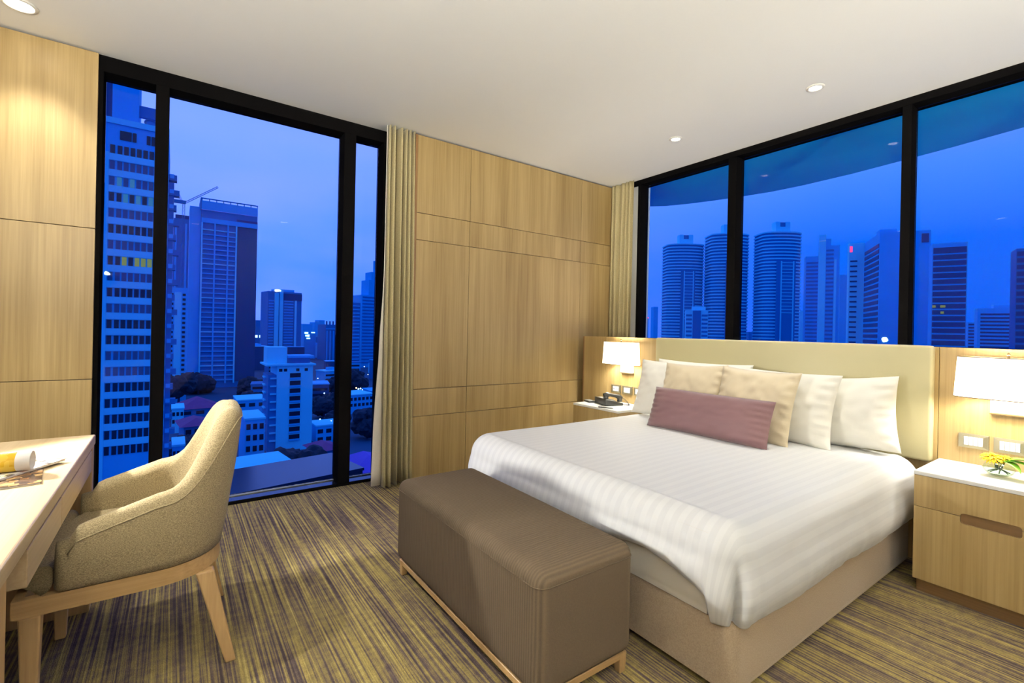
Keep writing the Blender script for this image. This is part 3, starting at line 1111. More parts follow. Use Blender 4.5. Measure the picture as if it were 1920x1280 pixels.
plate(-0.696, 'middle plate of the row of three above the telephone', 'switch', 3)
plate(-0.832, 'switch plate half hidden by the white pillow beside the telephone', 'switch', 3)

# ------------------------------------------------------------------ telephone, pen, note card
NT = 0.592
ph = empty('telephone', (-0.735, -0.655, NT), math.radians(72), 'dark grey desk telephone with corded handset on the nightstand', 'telephone')
bmx = bmesh.new()
pv = [(-0.105, -0.09, 0.0), (0.105, -0.09, 0.0), (0.105, 0.09, 0.0), (-0.105, 0.09, 0.0),
      (-0.105, -0.09, 0.022), (0.105, -0.09, 0.022), (0.105, 0.09, 0.062), (-0.105, 0.09, 0.062)]
vv = [bmx.verts.new(p) for p in pv]
for f in ((3, 2, 1, 0), (4, 5, 6, 7), (0, 1, 5, 4), (1, 2, 6, 5), (2, 3, 7, 6), (3, 0, 4, 7)):
    bmx.faces.new([vv[i] for i in f])
bmesh.ops.bevel(bmx, geom=bmx.edges[:], offset=0.008, segments=3, profile=0.5, affect='EDGES')
auto_smooth(link('body', from_bm('body', bmx), 'phone', ph), 50)
hs = [(-0.07, -0.085, 0.060), (-0.07, -0.06, 0.074), (-0.07, -0.03, 0.084), (-0.07, 0.0, 0.089), (-0.07, 0.03, 0.096), (-0.07, 0.06, 0.097), (-0.07, 0.088, 0.088)]
ho = link('handset', tube_mesh('handset', hs, [0.021, 0.023, 0.016, 0.014, 0.016, 0.023, 0.021], 12), 'phone', ph)
for yy, zz in ((-0.07, 0.046), (0.07, 0.075)):
    link('ear_cup', lathe_mesh('ear_cup', [(0.0001, -0.014), (0.022, -0.014), (0.024, 0.0), (0.019, 0.018), (0.0001, 0.02)], 16), 'phone', ho, (-0.07, yy, zz))
key = None
for i in range(3):
    for j in range(4):
        if key is None:
            bk = bmesh.new()
            add_box(bk, (-0.007, -0.005, 0), (0.007, 0.005, 0.006), 0.0015, 1)
            key = from_bm('key', bk)
            key.materials.append(M['phone_key'])
        yy = -0.055 + j * 0.020
        link('key', key, None, ph, (0.0 + i * 0.022, yy, 0.022 + (yy + 0.09) / 0.18 * 0.04 + 0.0002), (math.radians(12.5), 0, 0))
box('display', (-0.01, 0.035, 0.0525), (0.075, 0.072, 0.0600), 'phone_key', ph, 0.001, rot=(0, 0, 0))
cd = []
for k in range(150):
    t = k / 149
    a = t * 2 * math.pi * 24
    cx = -0.08 - 0.05 * math.sin(t * math.pi)
    cy = -0.088 - 0.030 * math.sin(t * math.pi) + 0.02 * t
    cz = 0.055 * (1 - smooth01(t * 2.2)) + 0.0085 + (0.0 if t < 0.9 else 0.006)
    cd.append((cx + 0.005 * math.cos(a), cy - 0.08 * math.sin(t * math.pi) * 0.3 + 0.003 * math.sin(2 * a), cz + 0.005 * math.sin(a)))
link('coiled_cord', tube_mesh('coiled_cord', cd, 0.0016, 5), 'phone', ph)
pn = empty('pen', (-0.93, -0.80, NT + 0.0045), math.radians(-62), 'slim dark pen on the white top beside the telephone', 'pen')
link('barrel', tube_mesh('barrel', [(-0.065, 0, 0), (0.05, 0, 0), (0.062, 0, 0), (0.070, 0, 0)], [0.0042, 0.0042, 0.0035, 0.0008], 10), 'phone', pn)
box('clip', (-0.063, -0.0015, 0.0042), (-0.03, 0.0015, 0.0062), 'silver', pn)
nc = empty('note_holder', (-0.80, -0.475, NT), math.radians(74), 'flat dark note holder beside the telephone at the outer end of the nightstand', 'note holder')
box('tray', (-0.05, -0.032, 0), (0.05, 0.032, 0.012), 'phone', nc, 0.003, 2)
box('notes', (-0.044, -0.027, 0.0122), (0.044, 0.027, 0.018), 'phone_key', nc, 0.0005)

# ------------------------------------------------------------------ flower bowl
fb = empty('flower_bowl', (-0.735, -3.155, NT), 0, 'round clear glass bowl of yellow flowers on the white stone top', 'vase')
prof = [(0.001, 0.003), (0.022, 0.001), (0.030, 0.004), (0.052, 0.020), (0.060, 0.036), (0.054, 0.054), (0.040, 0.068),
        (0.037, 0.068), (0.051, 0.053), (0.057, 0.036), (0.049, 0.021), (0.028, 0.008), (0.001, 0.007)]
link('bowl', lathe_mesh('bowl', prof, 32), 'clear', fb)
link('water', lathe_mesh('water', [(0.001, 0.0085), (0.027, 0.009), (0.047, 0.0215), (0.0555, 0.036), (0.0555, 0.038), (0.001, 0.038)], 28), 'clear', fb)
fl = None
def flower(cx, cy, cz, R, tilt, nm='flower'):
    rt = link(nm, lathe_mesh('flower_centre', [(0.0001, 0.010), (R * 0.20, 0.008), (R * 0.28, 0.0), (0.0001, -0.004)], 14), 'disc', fb, (cx, cy, cz), tilt)
    verts, faces = [], []
    for ring, (cnt, rr, lift) in enumerate(((22, R, 0.0), (20, R * 0.85, 0.006), (16, R * 0.6, 0.011))):
        for k in range(cnt):
            a = 2 * math.pi * (k + 0.5 * (ring % 2)) / cnt + 0.05 * math.sin(k * 5)
            d = Vector((math.cos(a), math.sin(a), 0))
            s = Vector((-d.y, d.x, 0))
            b0 = len(verts)
            w = R * 0.15
            dz = 0.004 * math.sin(k * 2.3)
            for (f, ww, zz) in ((0.2, 0.4, 0.0), (0.55, 1.0, 0.006), (0.85, 0.9, 0.005), (1.0, 0.35, 0.0)):
                p = d * rr * f
                verts += [p + s * w * ww * 0.5 + Vector((0, 0, zz + lift + dz * f)), p - s * w * ww * 0.5 + Vector((0, 0, zz + lift + dz * f))]
            for q in range(3):
                faces.append((b0 + 2 * q, b0 + 2 * q + 1, b0 + 2 * q + 3, b0 + 2 * q + 2))
    pe = link('petals', mesh('petals', verts, faces, True), 'petal', rt)
    md_ = pe.modifiers.new('thickness', 'SOLIDIFY')
    md_.thickness = 0.0008
flower(-0.005, 0.022, 0.082, 0.046, (math.radians(8), math.radians(-22), 0))
flower(0.020, -0.012, 0.080, 0.034, (math.radians(-14), math.radians(-8), 0))
for k, (ax, ay, L, wd, rise, drop) in enumerate(((-0.35, -1.0, 0.115, 0.020, 0.020, 0.030), (-0.05, -1.0, 0.125, 0.022, 0.032, 0.016), (-0.75, -0.75, 0.095, 0.018, 0.012, 0.040), (0.4, -0.9, 0.10, 0.018, 0.028, 0.020))):
    d = Vector((ax, ay, 0)).normalized()
    s = Vector((-d.y, d.x, 0))
    verts, faces = [], []
    for q in range(9):
        t = q / 8
        w = wd * math.sin(math.pi * min(1, t * 0.94 + 0.06)) ** 0.8
        c = d * (L * t) + Vector((0, 0, rise * math.sin(t * 2.2) - drop * t * t))
        verts += [c + s * w + Vector((0, 0, 0.006)), c, c - s * w + Vector((0, 0, 0.006))]
    for q in range(8):
        b0 = q * 3
        faces += [(b0, b0 + 1, b0 + 4, b0 + 3), (b0 + 1, b0 + 2, b0 + 5, b0 + 4)]
    lo2 = link('leaf', mesh('leaf', verts, faces, True), 'leaf', fb, (0.0, -0.015, 0.072))
    md_ = lo2.modifiers.new('thickness', 'SOLIDIFY')
    md_.thickness = 0.0012
for k in range(9):
    a = k * 2.4
    p0 = (0.038 * math.cos(a), 0.038 * math.sin(a), 0.022)
    p1 = (0.012 * math.cos(a + 2.5), 0.012 * math.sin(a + 2.5), 0.044)
    p2 = (0.020 * math.cos(a + 3.0), 0.020 * math.sin(a + 3.0), 0.076)
    link('flower_stem', tube_mesh('flower_stem', [p0, p1, p2], 0.0026, 6), 'stem', fb)

# ------------------------------------------------------------------ desk
dk = empty('desk', (-4.62, -1.70, 0), 0, 'pale oak writing desk with a drawer, in front of the armchair', 'desk')
def dpart(name, lo, hi, mat, bev=0.002, seg=2, par=None):
    o = dk.location
    return box(name, [lo[i] - o[i] for i in range(3)], [hi[i] - o[i] for i in range(3)], mat, par or dk, bev, seg)
dpart('top', (-5.0, -3.0, 0.707), (-4.232, -0.895, 0.75), 'oak_y', 0.006, 3)
dpart('end_panel', (-5.0, -0.95, 0.0), (-4.236, -0.898, 0.7065), 'oak_leg', 0.003)
dpart('apron', (-4.30, -2.05, 0.60), (-4.28, -0.9505, 0.7065), 'oak_y', 0.001)
dpart('drawer', (-4.2795, -1.62, 0.602), (-4.2375, -0.9515, 0.692), 'oak_y', 0.002)
dpart('drawer', (-4.2795, -2.048, 0.602), (-4.2375, -1.623, 0.692), 'oak_y', 0.002)
dpart('pedestal', (-5.0, -3.0, 0.0), (-4.262, -2.10, 0.7065), 'oak_leg', 0.003)
dpart('back_panel', (-5.02, -3.0, 0.2), (-5.0005, -0.9, 0.7065), 'oak_y', 0.002)

# magazines on the desk
mg = empty('magazine', (-4.425, -1.46, 0.75), math.radians(58), 'open glossy magazine with photographs lying under the rolled one', 'magazine')
box('pages', (-0.14, -0.105, 0.0062), (0.14, 0.105, 0.013), 'page', mg, 0.0015)
box('cover', (-0.142, -0.107, 0.0132), (0.142, 0.107, 0.0142), 'cover_a', mg)
mg2 = empty('magazine', (-4.40, -1.53, 0.75), math.radians(8), 'thin brown printed brochure at the bottom of the magazine pile', 'magazine')
box('pages', (-0.10, -0.14, 0.0), (0.10, 0.12, 0.0045), 'page', mg2, 0.001)
box('cover', (-0.102, -0.142, 0.0046), (0.102, 0.122, 0.0058), 'cover_b', mg2)
rm = empty('rolled_magazine', (-4.335, -1.515, 0.795), math.radians(-5), 'rolled magazine with a yellow cover on top of the pile', 'magazine')
def spiral(r0, turns, gap, y0, y1, n=70):
    vs_, fs_ = [], []
    for k in range(n + 1):
        a = k / n * turns * 2 * math.pi - math.pi / 2
        rr = r0 - gap * k / n * turns
        for x in (y0, y1):
            vs_.append((x, rr * math.cos(a), rr * math.sin(a)))
    for k in range(n):
        fs_.append((2 * k, 2 * k + 1, 2 * k + 3, 2 * k + 2))
    return vs_, fs_
a_, b_ = spiral(0.030, 1.0, 0.0, -0.22, -0.022)
o = link('cover', mesh('cover', a_, b_, True), 'roll', rm)
a_, b_ = spiral(0.0298, 2.6, 0.0014, -0.22, 0.012)
o2 = link('pages', mesh('pages', a_, b_, True), 'page', rm)
for q in (o, o2):
    md_ = q.modifiers.new('thickness', 'SOLIDIFY')
    md_.thickness = 0.001
    md_.offset = 1 if q is o else -1

# desk lamp (beyond the edge of the picture, it lights the desk and casts the chair's long shadow)
dl = empty('desk_lamp', (-4.76, -1.02, 0.75), 0, 'adjustable reading lamp with a conical metal head standing on the desk', 'lamp')
link('base', lathe_mesh('base', [(0.0001, 0), (0.075, 0), (0.078, 0.006), (0.07, 0.014), (0.012, 0.02), (0.0001, 0.02)], 28), 'champagne', dl)
link('pole', tube_mesh('pole', [(0, 0, 0.02), (0, 0, 0.36), (-0.03, 0, 0.46), (-0.03, 0.0, 0.50)], 0.007, 10), 'champagne', dl)
head_dir = Vector((1.85, -0.95, -0.75)).normalized()
qh = head_dir.to_track_quat('Z', 'Y')
hd = link('head', lathe_mesh('head', [(0.0001, -0.05), (0.028, -0.05), (0.034, -0.02), (0.075, 0.06), (0.073, 0.06), (0.032, -0.018), (0.026, -0.044), (0.0001, -0.044)], 28), 'champagne', dl, (0.0, 0.0, 0.485))
hd.rotation_mode = 'QUATERNION'
hd.rotation_quaternion = qh
bu = bmesh.new()
bmesh.ops.create_uvsphere(bu, u_segments=14, v_segments=10, radius=0.022)
link('bulb', from_bm('bulb', bu, True), 'bulb', hd, (0, 0, -0.006))
ld = bpy.data.lights.new('desk_lamp_light', 'SPOT')
ld.energy = DESK_LAMP_W
ld.color = LAMP_WARM
ld.spot_size = math.radians(88)
ld.spot_blend = 0.5
ld.shadow_soft_size = 0.03
lo = bpy.data.objects.new('desk_lamp_light', ld)
COL.objects.link(lo)
lo.parent = hd
lo.location = (0, 0, 0.045)
lo.rotation_euler = (math.pi, 0, 0)

# added out-of-view floor lamps, throwing fill light up to brighten the ceiling
def added_floor_lamp(x, y, watts, label):
    fl_ = empty('added_floor_lamp', (x, y, 0), 0, label, 'lamp')
    link('base', lathe_mesh('base', [(0.0001, 0), (0.14, 0), (0.142, 0.008), (0.13, 0.016), (0.014, 0.024), (0.0001, 0.024)], 28), 'champagne', fl_)
    link('pole', tube_mesh('pole', [(0, 0, 0.024), (0, 0, 1.70)], 0.012, 12), 'champagne', fl_)
    link('bowl_shade', lathe_mesh('bowl_shade', [(0.02, 1.70), (0.10, 1.72), (0.17, 1.80), (0.19, 1.86), (0.186, 1.86), (0.165, 1.805), (0.098, 1.727), (0.02, 1.706)], 32), 'champagne', fl_)
    bu = bmesh.new()
    bmesh.ops.create_uvsphere(bu, u_segments=14, v_segments=10, radius=0.035)
    link('bulb', from_bm('bulb', bu, True), 'bulb', fl_, (0, 0, 1.80))
    ld = bpy.data.lights.new('added_floor_lamp_light', 'POINT')
    ld.energy = watts
    ld.color = LAMP_WARM
    ld.shadow_soft_size = 0.06
    lo = bpy.data.objects.new('added_floor_lamp_light', ld)
    COL.objects.link(lo)
    lo.parent = fl_
    lo.location = (0, 0, 1.85)
added_floor_lamp(-4.72, -4.1, ADDED_FLOOR_LAMP_W * 1.35, 'added unseen floor lamp with an upward bowl shade past the end of the desk')
added_floor_lamp(-2.4, -5.5, ADDED_FLOOR_LAMP_W * 0.7, 'added unseen floor lamp with an upward bowl shade by the entrance wall')

# ------------------------------------------------------------------ armchair
def armchair():
    cx, cy = -4.02, -1.36
    r = empty('armchair', (cx, cy, 0), 0, 'beige fabric tub armchair with oak legs drawn up to the desk', 'chair')
    hwid, xb, xfr, rc = 0.285, 0.225, -0.198, 0.20      # outer half width, back, arm front, corner radius (local)
    # outer plan path: near arm front -> back -> far arm front
    path = []
    n1, n2, n3 = 12, 14, 10
    for k in range(n1):
        path.append((xfr + (xb - rc - xfr) * k / n1, -hwid, 0, -1))
    for k in range(n2):
        a = -90 + 90 * k / n2
        path.append((xb - rc + rc * math.cos(math.radians(a)), -hwid + rc + rc * math.sin(math.radians(a)), math.cos(math.radians(a)), math.sin(math.radians(a))))
    for k in range(n3):
        path.append((xb, -hwid + rc + (2 * hwid - 2 * rc) * k / n3, 1, 0))
    for k in range(n2):
        a = 90 * k / n2
        path.append((xb - rc + rc * math.cos(math.radians(a)), hwid - rc + rc * math.sin(math.radians(a)), math.cos(math.radians(a)), math.sin(math.radians(a))))
    for k in range(n1 + 1):
        path.append((xb - rc + (xfr - xb + rc) * k / n1, hwid, 0, 1))
    def top(i):
        x, y, nx, ny = path[i]
        if nx == 0:                                    # arms
            f = (x - xfr) / (xb - rc - xfr)
            zz = 0.588 + 0.070 * f
            if f < 0.12: zz -= 0.03 * (1 - f / 0.12) ** 2
            return zz
        ang = abs(math.degrees(math.atan2(ny, nx)))    # 90 at the arm end, 0 at the back
        f = smooth01((78 - ang) / 62.0)
        z = 0.658 + 0.257 * f + 0.012 * smooth01((90 - ang) / 20)- 0.012 * f
        if ang < 1e-3:
            z = 0.915 + 0.015 * (1 - (y / (hwid - rc)) ** 2)
        return z
    z0 = 0.405
    ns = 9
    verts, faces, th = [], [], 0.074
    rings = len(path)
    M_ = 0
    for i, (x, y, nx, ny) in enumerate(path):
        zt = top(i)
        back = max(0.0, nx)
        loop = []
        rr = th / 2
        def place(off, z):
            lean = 0.10 * back * max(0, (z - z0)) + 0.05 * back * max(0, z - 0.62)
            fl = 0.03 * (1 - back) * max(0, z - z0)       # arms lean out a little
            return (x + nx * (off) + lean, y + ny * (off + fl), z)
        outer = [z0 + (zt - rr - z0) * k / ns for k in range(ns + 1)]
        for z in outer:
            bul = 0.012 * math.sin(math.pi * (z - z0) / max(0.05, zt - z0))
            loop.append(place(bul, z))
        for k in range(1, 8):
            a = math.pi * k / 8
            loop.append(place(-rr + rr * math.cos(a), zt - rr + rr * math.sin(a)))
        for z in outer[::-1]:
            loop.append(place(-th, z))
        M_ = len(loop)
        verts += loop
    for i in range(rings - 1):
        for k in range(M_):
            k2 = (k + 1) % M_
            faces.append((i * M_ + k, i * M_ + k2, (i + 1) * M_ + k2, (i + 1) * M_ + k))
    # rounded arm fronts
    for end in (0, rings - 1):
        base = [Vector(verts[end * M_ + k]) for k in range(M_)]
        cen = sum(base, Vector()) / M_
        prev = [end * M_ + k for k in range(M_)]
        for st, (push, scl) in enumerate(((0.014, 0.95), (0.026, 0.80), (0.032, 0.55))):
            cur = []
            for p in base:
                q = cen + (p - cen) * 1.0
                q = Vector((p.x - push, cen.y + (p.y - cen.y) * scl, cen.z + (p.z - cen.z) * (1 - (1 - scl) * 0.22)))
                cur.append(len(verts))
                verts.append(q)
            for k in range(M_):
                k2 = (k + 1) % M_
                faces.append((prev[k], prev[k2], cur[k2], cur[k]))
            prev = cur
        faces.append(tuple(prev))
    bm_ = bmesh.new()
    me = mesh('shell', verts, faces, True)
    bm_.from_mesh(me)
    bmesh.ops.recalc_face_normals(bm_, faces=bm_.faces[:])
    bm_.to_mesh(me)
    bm_.free()
    me.polygons.foreach_set('use_smooth', [True] * len(me.polygons))
    link('tub_shell', me, 'chair', r)
    # seam piping where the outer back meets the rounded top edge
    pp = []
    for i in range(rings):
        pp.append(Vector(verts[i * M_ + ns]) + Vector((path[i][2], path[i][3], 0)) * 0.001)
    link('seam_piping', tube_mesh('seam_piping', pp, 0.0025, 6), 'chair', r)
    # seat cushion
    pts = []
    for (x, y, nx, ny) in path:
        pts.append((x - nx * (th + 0.004), y - ny * (th + 0.004)))
    fr = -0.335
    outl = [(fr + 0.03, -hwid + 0.05), (fr + 0.10, -hwid + 0.030), (xfr - 0.036, -hwid + 0.025), (xfr - 0.034, -hwid + th + 0.004)] + pts + \
           [(xfr - 0.034, hwid - th - 0.004), (xfr - 0.036, hwid - 0.025), (fr + 0.10, hwid - 0.030), (fr + 0.03, hwid - 0.05), (fr, hwid - 0.10), (fr - 0.006, 0), (fr, -hwid + 0.10)]
    prism('seat_cushion', outl, 0.402, 0.490, 'chair', r, 0.028, 4)
    # wooden seat rail following the shell
    rin, rout = [], []
    for (x, y, nx, ny) in path:
        rout.append((x - nx * 0.004, y - ny * 0.004))
    rout = [(fr + 0.012, -hwid + 0.006)] + rout + [(fr + 0.012, hwid - 0.006)]
    rin = [(fr + 0.037, -hwid + 0.031)] + [(x - nx * 0.029, y - ny * 0.029) for (x, y, nx, ny) in path] + [(fr + 0.037, hwid - 0.031)]
    n = len(rout)
    verts2, faces2 = [], []
    for z in (0.345, 0.401):
        for p in rout: verts2.append((p[0], p[1], z))
        for p in rin: verts2.append((p[0], p[1], z))
    for k in range(n):
        k2 = (k + 1) % n
        faces2 += [(k, k2, 2 * n + k2, 2 * n + k), (n + k2, n + k, 3 * n + k, 3 * n + k2),
                   (n + k, n + k2, k2, k), (2 * n + k, 2 * n + k2, 3 * n + k2, 3 * n + k)]
    auto_smooth(link('seat_rail', mesh('seat_rail', verts2, faces2), 'oak_rail', r), 35)
    for s in (-1, 1):
        link('leg', leg_mesh('leg', (-0.283, s * (hwid - 0.030), 0.3445), (-0.283, s * (hwid - 0.034), 0.0), (0.052, 0.046), (0.034, 0.034)), 'oak_leg', r)
        link('leg', leg_mesh('leg', (0.165, s * (hwid - 0.060), 0.3445), (0.250, s * (hwid - 0.030), 0.0), (0.058, 0.046), (0.034, 0.032)), 'oak_leg', r)
    return r
armchair()

# ================================================================== the city outside
GZ = -43.0
gr = box('ground', (-900, 8, GZ - 1), (1700, 2600, GZ), 'c_ground')
gr2 = box('ground', (8, -2200, GZ - 1), (1700, 8, GZ), 'c_ground')
tag(gr, kind='structure'); tag(gr2, kind='structure')

# curved canopy of the hotel itself above the corner window
cp = [(1.222, 0.686), (1.366, 0.638), (1.53, 0.47), (1.66, 0.22), (1.78, -0.10), (1.87, -0.40), (1.95, -0.75), (1.97, -1.10), (1.94, -1.6), (1.87, -2.05),
      (1.80, -2.45), (1.70, -2.9), (1.56, -3.5), (1.30, -4.6), (1.0, -5.8), (0.205, -5.8), (0.205, 0.40), (0.6, 0.66), (0.95, 0.72)]
tag(prism('canopy', cp, 3.0, 3.25, 'soffit'), 'curved blue-grey canopy soffit outside, above the window over the bed', 'canopy')

PSI_FACE = math.atan2(R0.y, R0.x)
def psi_at(u, k=0.8):
    return PSI_FACE - k * math.atan((u - PX) / FPX)

def face(u0, u1, vtop, Z, psi):
    """Ground corner, face length and height of a facade seen from pixel u0 to u1, Z metres away, running along psi."""
    r_ = ray(u0, vtop)
    p = CAM + r_ * Z
    d = Vector((math.cos(psi), math.sin(psi), 0))
    k = (u1 - PX) / FPX
    q = p - CAM
    den = d.dot(RGT) - k * d.dot(FWD)
    L = (k * q.dot(FWD) - q.dot(RGT)) / den
    return Vector((p.x, p.y, GZ)), L, p.z - GZ

_cache = {}
def cube_mesh(sx, sy, sz, mat):
    k = (round(sx, 2), round(sy, 2), round(sz, 2), mat)
    if k not in _cache:
        bmx_ = bmesh.new()
        add_box(bmx_, (0, 0, 0), (sx, sy, sz))
        me = from_bm('piece', bmx_)
        me.materials.append(M[mat])
        _cache[k] = me
    return _cache[k]
def piece(name, par, lo, size, mat):
    o = bpy.data.objects.new(name, cube_mesh(*size, mat))
    COL.objects.link(o)
    o.parent = par
    o.location = lo
    return o

def building(name, label, u0, u1, vtop, Z, psi, D, body='c_mid', group=None):
    p, L, h = face(u0, u1, vtop, Z, psi)
    r_ = empty(name, p, psi, label, 'building', group)
    piece('walls', r_, (0, 0, 0), (L, D, h), body)
    return r_, L, h

# --- big ribbon-window tower close to the tall window
t1, L, h = building('office_tower', 'tall pale office tower with ribbon windows, closest to the oak pier', 197, 318, 228, 97.0, 0.0, 22, 'c_mid')
fl_h = 3.28
rn = random.Random(3)
nwin = 9
ww = L / (nwin + 1.2)
for k in range(1, 24):
    z = h - 3.0 - k * fl_h
    if z < 14: break
    if k > 1:
        piece('spandrel', t1, (0.0, -0.25, z + 2.0), (L, 0.24, fl_h - 1.9), 'c_white')
    row_mat = rn.choice(['c_win', 'c_win', 'c_win2'])
    for i in range(nwin):
        mt = row_mat
        if k in (3, 4) and i >= 1 and rn.random() < 0.5: mt = 'c_litg'
        if k == 8 and i >= 1 and rn.random() < 0.6: mt = 'c_lit'
        piece('window', t1, (0.9 + i * ww + (0.12 if i else 0.0), -0.14, z + 0.15), (ww - 0.28, 0.13, 1.75), mt)
piece('corner_pier', t1, (0, -0.35, 0), (0.75, 0.34, h - 6), 'c_white')
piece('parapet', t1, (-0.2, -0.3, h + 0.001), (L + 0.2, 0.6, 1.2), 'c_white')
for x0, w0 in ((2.4, 1.9), (4.45, 0.65), (6.8, 0.65), (7.6, 0.65)):
    piece('window', t1, (x0, -0.12, h - 3.1), (w0, 0.11, 1.9), 'c_win')
piece('plant_room', t1, (0.9, 2.0, h + 0.001), (4.4, 8, 12.0), 'c_mid')
piece('stair_slot', t1, (-0.4, 2.2, h + 0.001), (1.29, 6, 12.0), 'c_deep')
piece('plant_room', t1, (-4.2, 2.0, h + 1.01), (3.79, 8, 11.0), 'c_mid')
piece('roof_beam', t1, (5.31, 3.0, h + 3.6), (4.2, 1.0, 2.4), 'c_dark')
piece('roof_beam_post', t1, (9.0, 3.0, h + 0.001), (0.5, 1.0, 3.59), 'c_dark')
# recessed flank with single windows
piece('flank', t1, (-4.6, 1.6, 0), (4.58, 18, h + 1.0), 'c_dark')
for k in range(0, 24):
    z = h - 3.0 - k * fl_h
    if z < 14: break
    piece('window_frame', t1, (-3.3, 1.42, z), (1.9, 0.17, 2.1), 'c_mid')
    piece('window', t1, (-3.1, 1.34, z + 0.2), (1.5, 0.07, 1.7), 'c_win')
# stepped balconies on the far edge
for k in range(2, 24):
    z = h - 3.0 - k * fl_h
    if z < 14: break
    piece('balcony', t1, (L + 0.01, 0.6, z), (1.5 + 0.5 * (k % 2), 2.2, 1.2), 'c_dark')
    piece('balcony_rail', t1, (L + 0.2, 0.45, z + 0.4), (0.8, 0.14, 0.9), 'c_mid')
piece('shaft', t1, (L + 0.01, 1.0, 0), (1.0, 6, h - 10), 'c_dark')
# satellite dish on the roof
dish = link('roof_dish', lathe_mesh('roof_dish', [(0.001, 0.0), (0.7, 0.12), (1.2, 0.4), (1.25, 0.42), (0.7, 0.16), (0.001, 0.04)], 16), 'c_dark', t1, (7.4, 1.4, h + 1.7), (math.radians(60), 0.3, 0))

# --- tower with crown and dark glass end
t2, L, h = building('residential_tower', 'tall slab tower with open crown and balcony floors, under the tower crane', 378, 483, 392, 325.0, 0.0, 26, 'c_dark')
xs0, xs1 = 0.02 * L, 0.60 * L
piece('glass_end', t2, (xs1 + 0.6, -0.5, 4), (L - xs1 - 0.6, 0.49, h - 8), 'c_deep')
for k in range(0, 40):
    z = h - 14 - k * 3.35
    if z < 3: break
    piece('floor_slab', t2, (xs0, -1.3, z), (xs1 - xs0, 1.29, 0.7), 'c_mid' if k % 7 else 'c_white')
for f in (0.0, 0.22, 0.45, 0.60):
    piece('fin', t2, (f * L, -1.7, 3), (0.9, 1.7, h - 12), 'c_white' if f in (0.0, 0.60) else 'c_mid')
piece('band', t2, (0, -1.6, h - 9), (L, 1.59, 3.2), 'c_mid')
piece('crown_panel', t2, (0, -0.8, h + 0.01), (L, 0.5, 6.0), 'c_mid')
piece('crown_panel', t2, (-0.6, -0.8, h + 0.01), (0.6, 26, 8.0), 'c_dark')
piece('crown_beam', t2, (0, -0.9, h + 7.2), (L, 0.6, 0.7), 'c_dark')
for i in range(9):
    piece('crown_post', t2, (i * (L - 0.5) / 8, -0.85, h + 6.02), (0.5, 0.5, 1.2), 'c_dark')
piece('side_wing', t2, (-6.5, 3, 0), (6.4, 20, h + 2), 'c_mid')

# --- dark tower under construction behind, with crane
t2b, L, h = building('residential_tower', 'dark unfinished tower carrying the tower crane', 326, 373, 408, 400.0, 0.0, 24, 'c_dark')
for f in (0.05, 0.45, 0.8):
    piece('fin', t2b, (f * L, -1.0, 0), (1.4, 0.99, h - 4), 'c_mid')
piece('scaffold', t2b, (1.0, 2, h + 0.01), (L - 2, 12, 3.5), 'c_deep')
cr_p = CAM + ray(344, 400) * 398
crn = empty('tower_crane', (cr_p.x, cr_p.y - 3.0, GZ), 0, 'tower crane with raised jib on the unfinished dark tower', 'crane')
hz_ = cr_p.z - GZ
def lattice(nm, a, b, w, n, mat, par):
    a, b = Vector(a), Vector(b)
    t = (b - a).normalized()
    s = t.cross(Vector((0, 1, 0))).normalized() * w
    q = Vector((0, 1, 0)) * w
    bmx_ = bmesh.new()
    corners = [s + q, s - q, -s - q, -s + q]
    def bar(p0, p1, rr):
        me_ = tube_mesh('b', [p0, p1], rr, 5)
        bmx_.from_mesh(me_)
        bpy.data.meshes.remove(me_)
    for c in corners:
        bar(a + c, b + c, w * 0.22)
    for i in range(n):
        p0 = a + (b - a) * (i / n)
        p1 = a + (b - a) * ((i + 1) / n)
        for k in range(4):
            bar(p0 + corners[k], p1 + corners[(k + 1) % 4], w * 0.13)
    link(nm, from_bm(nm, bmx_), mat, par)
lattice('mast', (0, 0, hz_ - 25), (0, 0, hz_ + 8), 0.8, 12, 'c_dark', crn)
lattice('jib', (1, 0, hz_ + 8.5), (24, 0, hz_ + 26), 0.6, 14, 'c_dark', crn)
lattice('a_frame', (-1, 0, hz_ + 8.5), (-4.5, 0, hz_ + 17), 0.5, 6, 'c_dark', crn)
piece('counterweight', crn, (-7, -1.2, hz_ + 7.5), (8.5, 2.4, 2.6), 'c_dark')
lattice('mast_tie', (0, 0, 0), (0, 0, hz_ - 25), 0.8, 10, 'c_dark', crn)

# --- pale block with small windows below it
t2c, L, h = building('apartment_block', 'slim pale block with small square windows below the crane', 316, 353, 538, 260.0, 0.0, 18, 'c_mid')
for k in range(24):
    z = h - 4.5 - k * 2.6
    if z < 6: break
    for f in (0.1, 0.72):
        piece('window', t2c, (f * L, -0.12, z), (L * 0.16, 0.11, 1.3), 'c_win')
    piece('pale_strip', t2c, (L * 0.32, -0.1, z - 0.6), (L * 0.34, 0.09, 2.59), 'c_white')

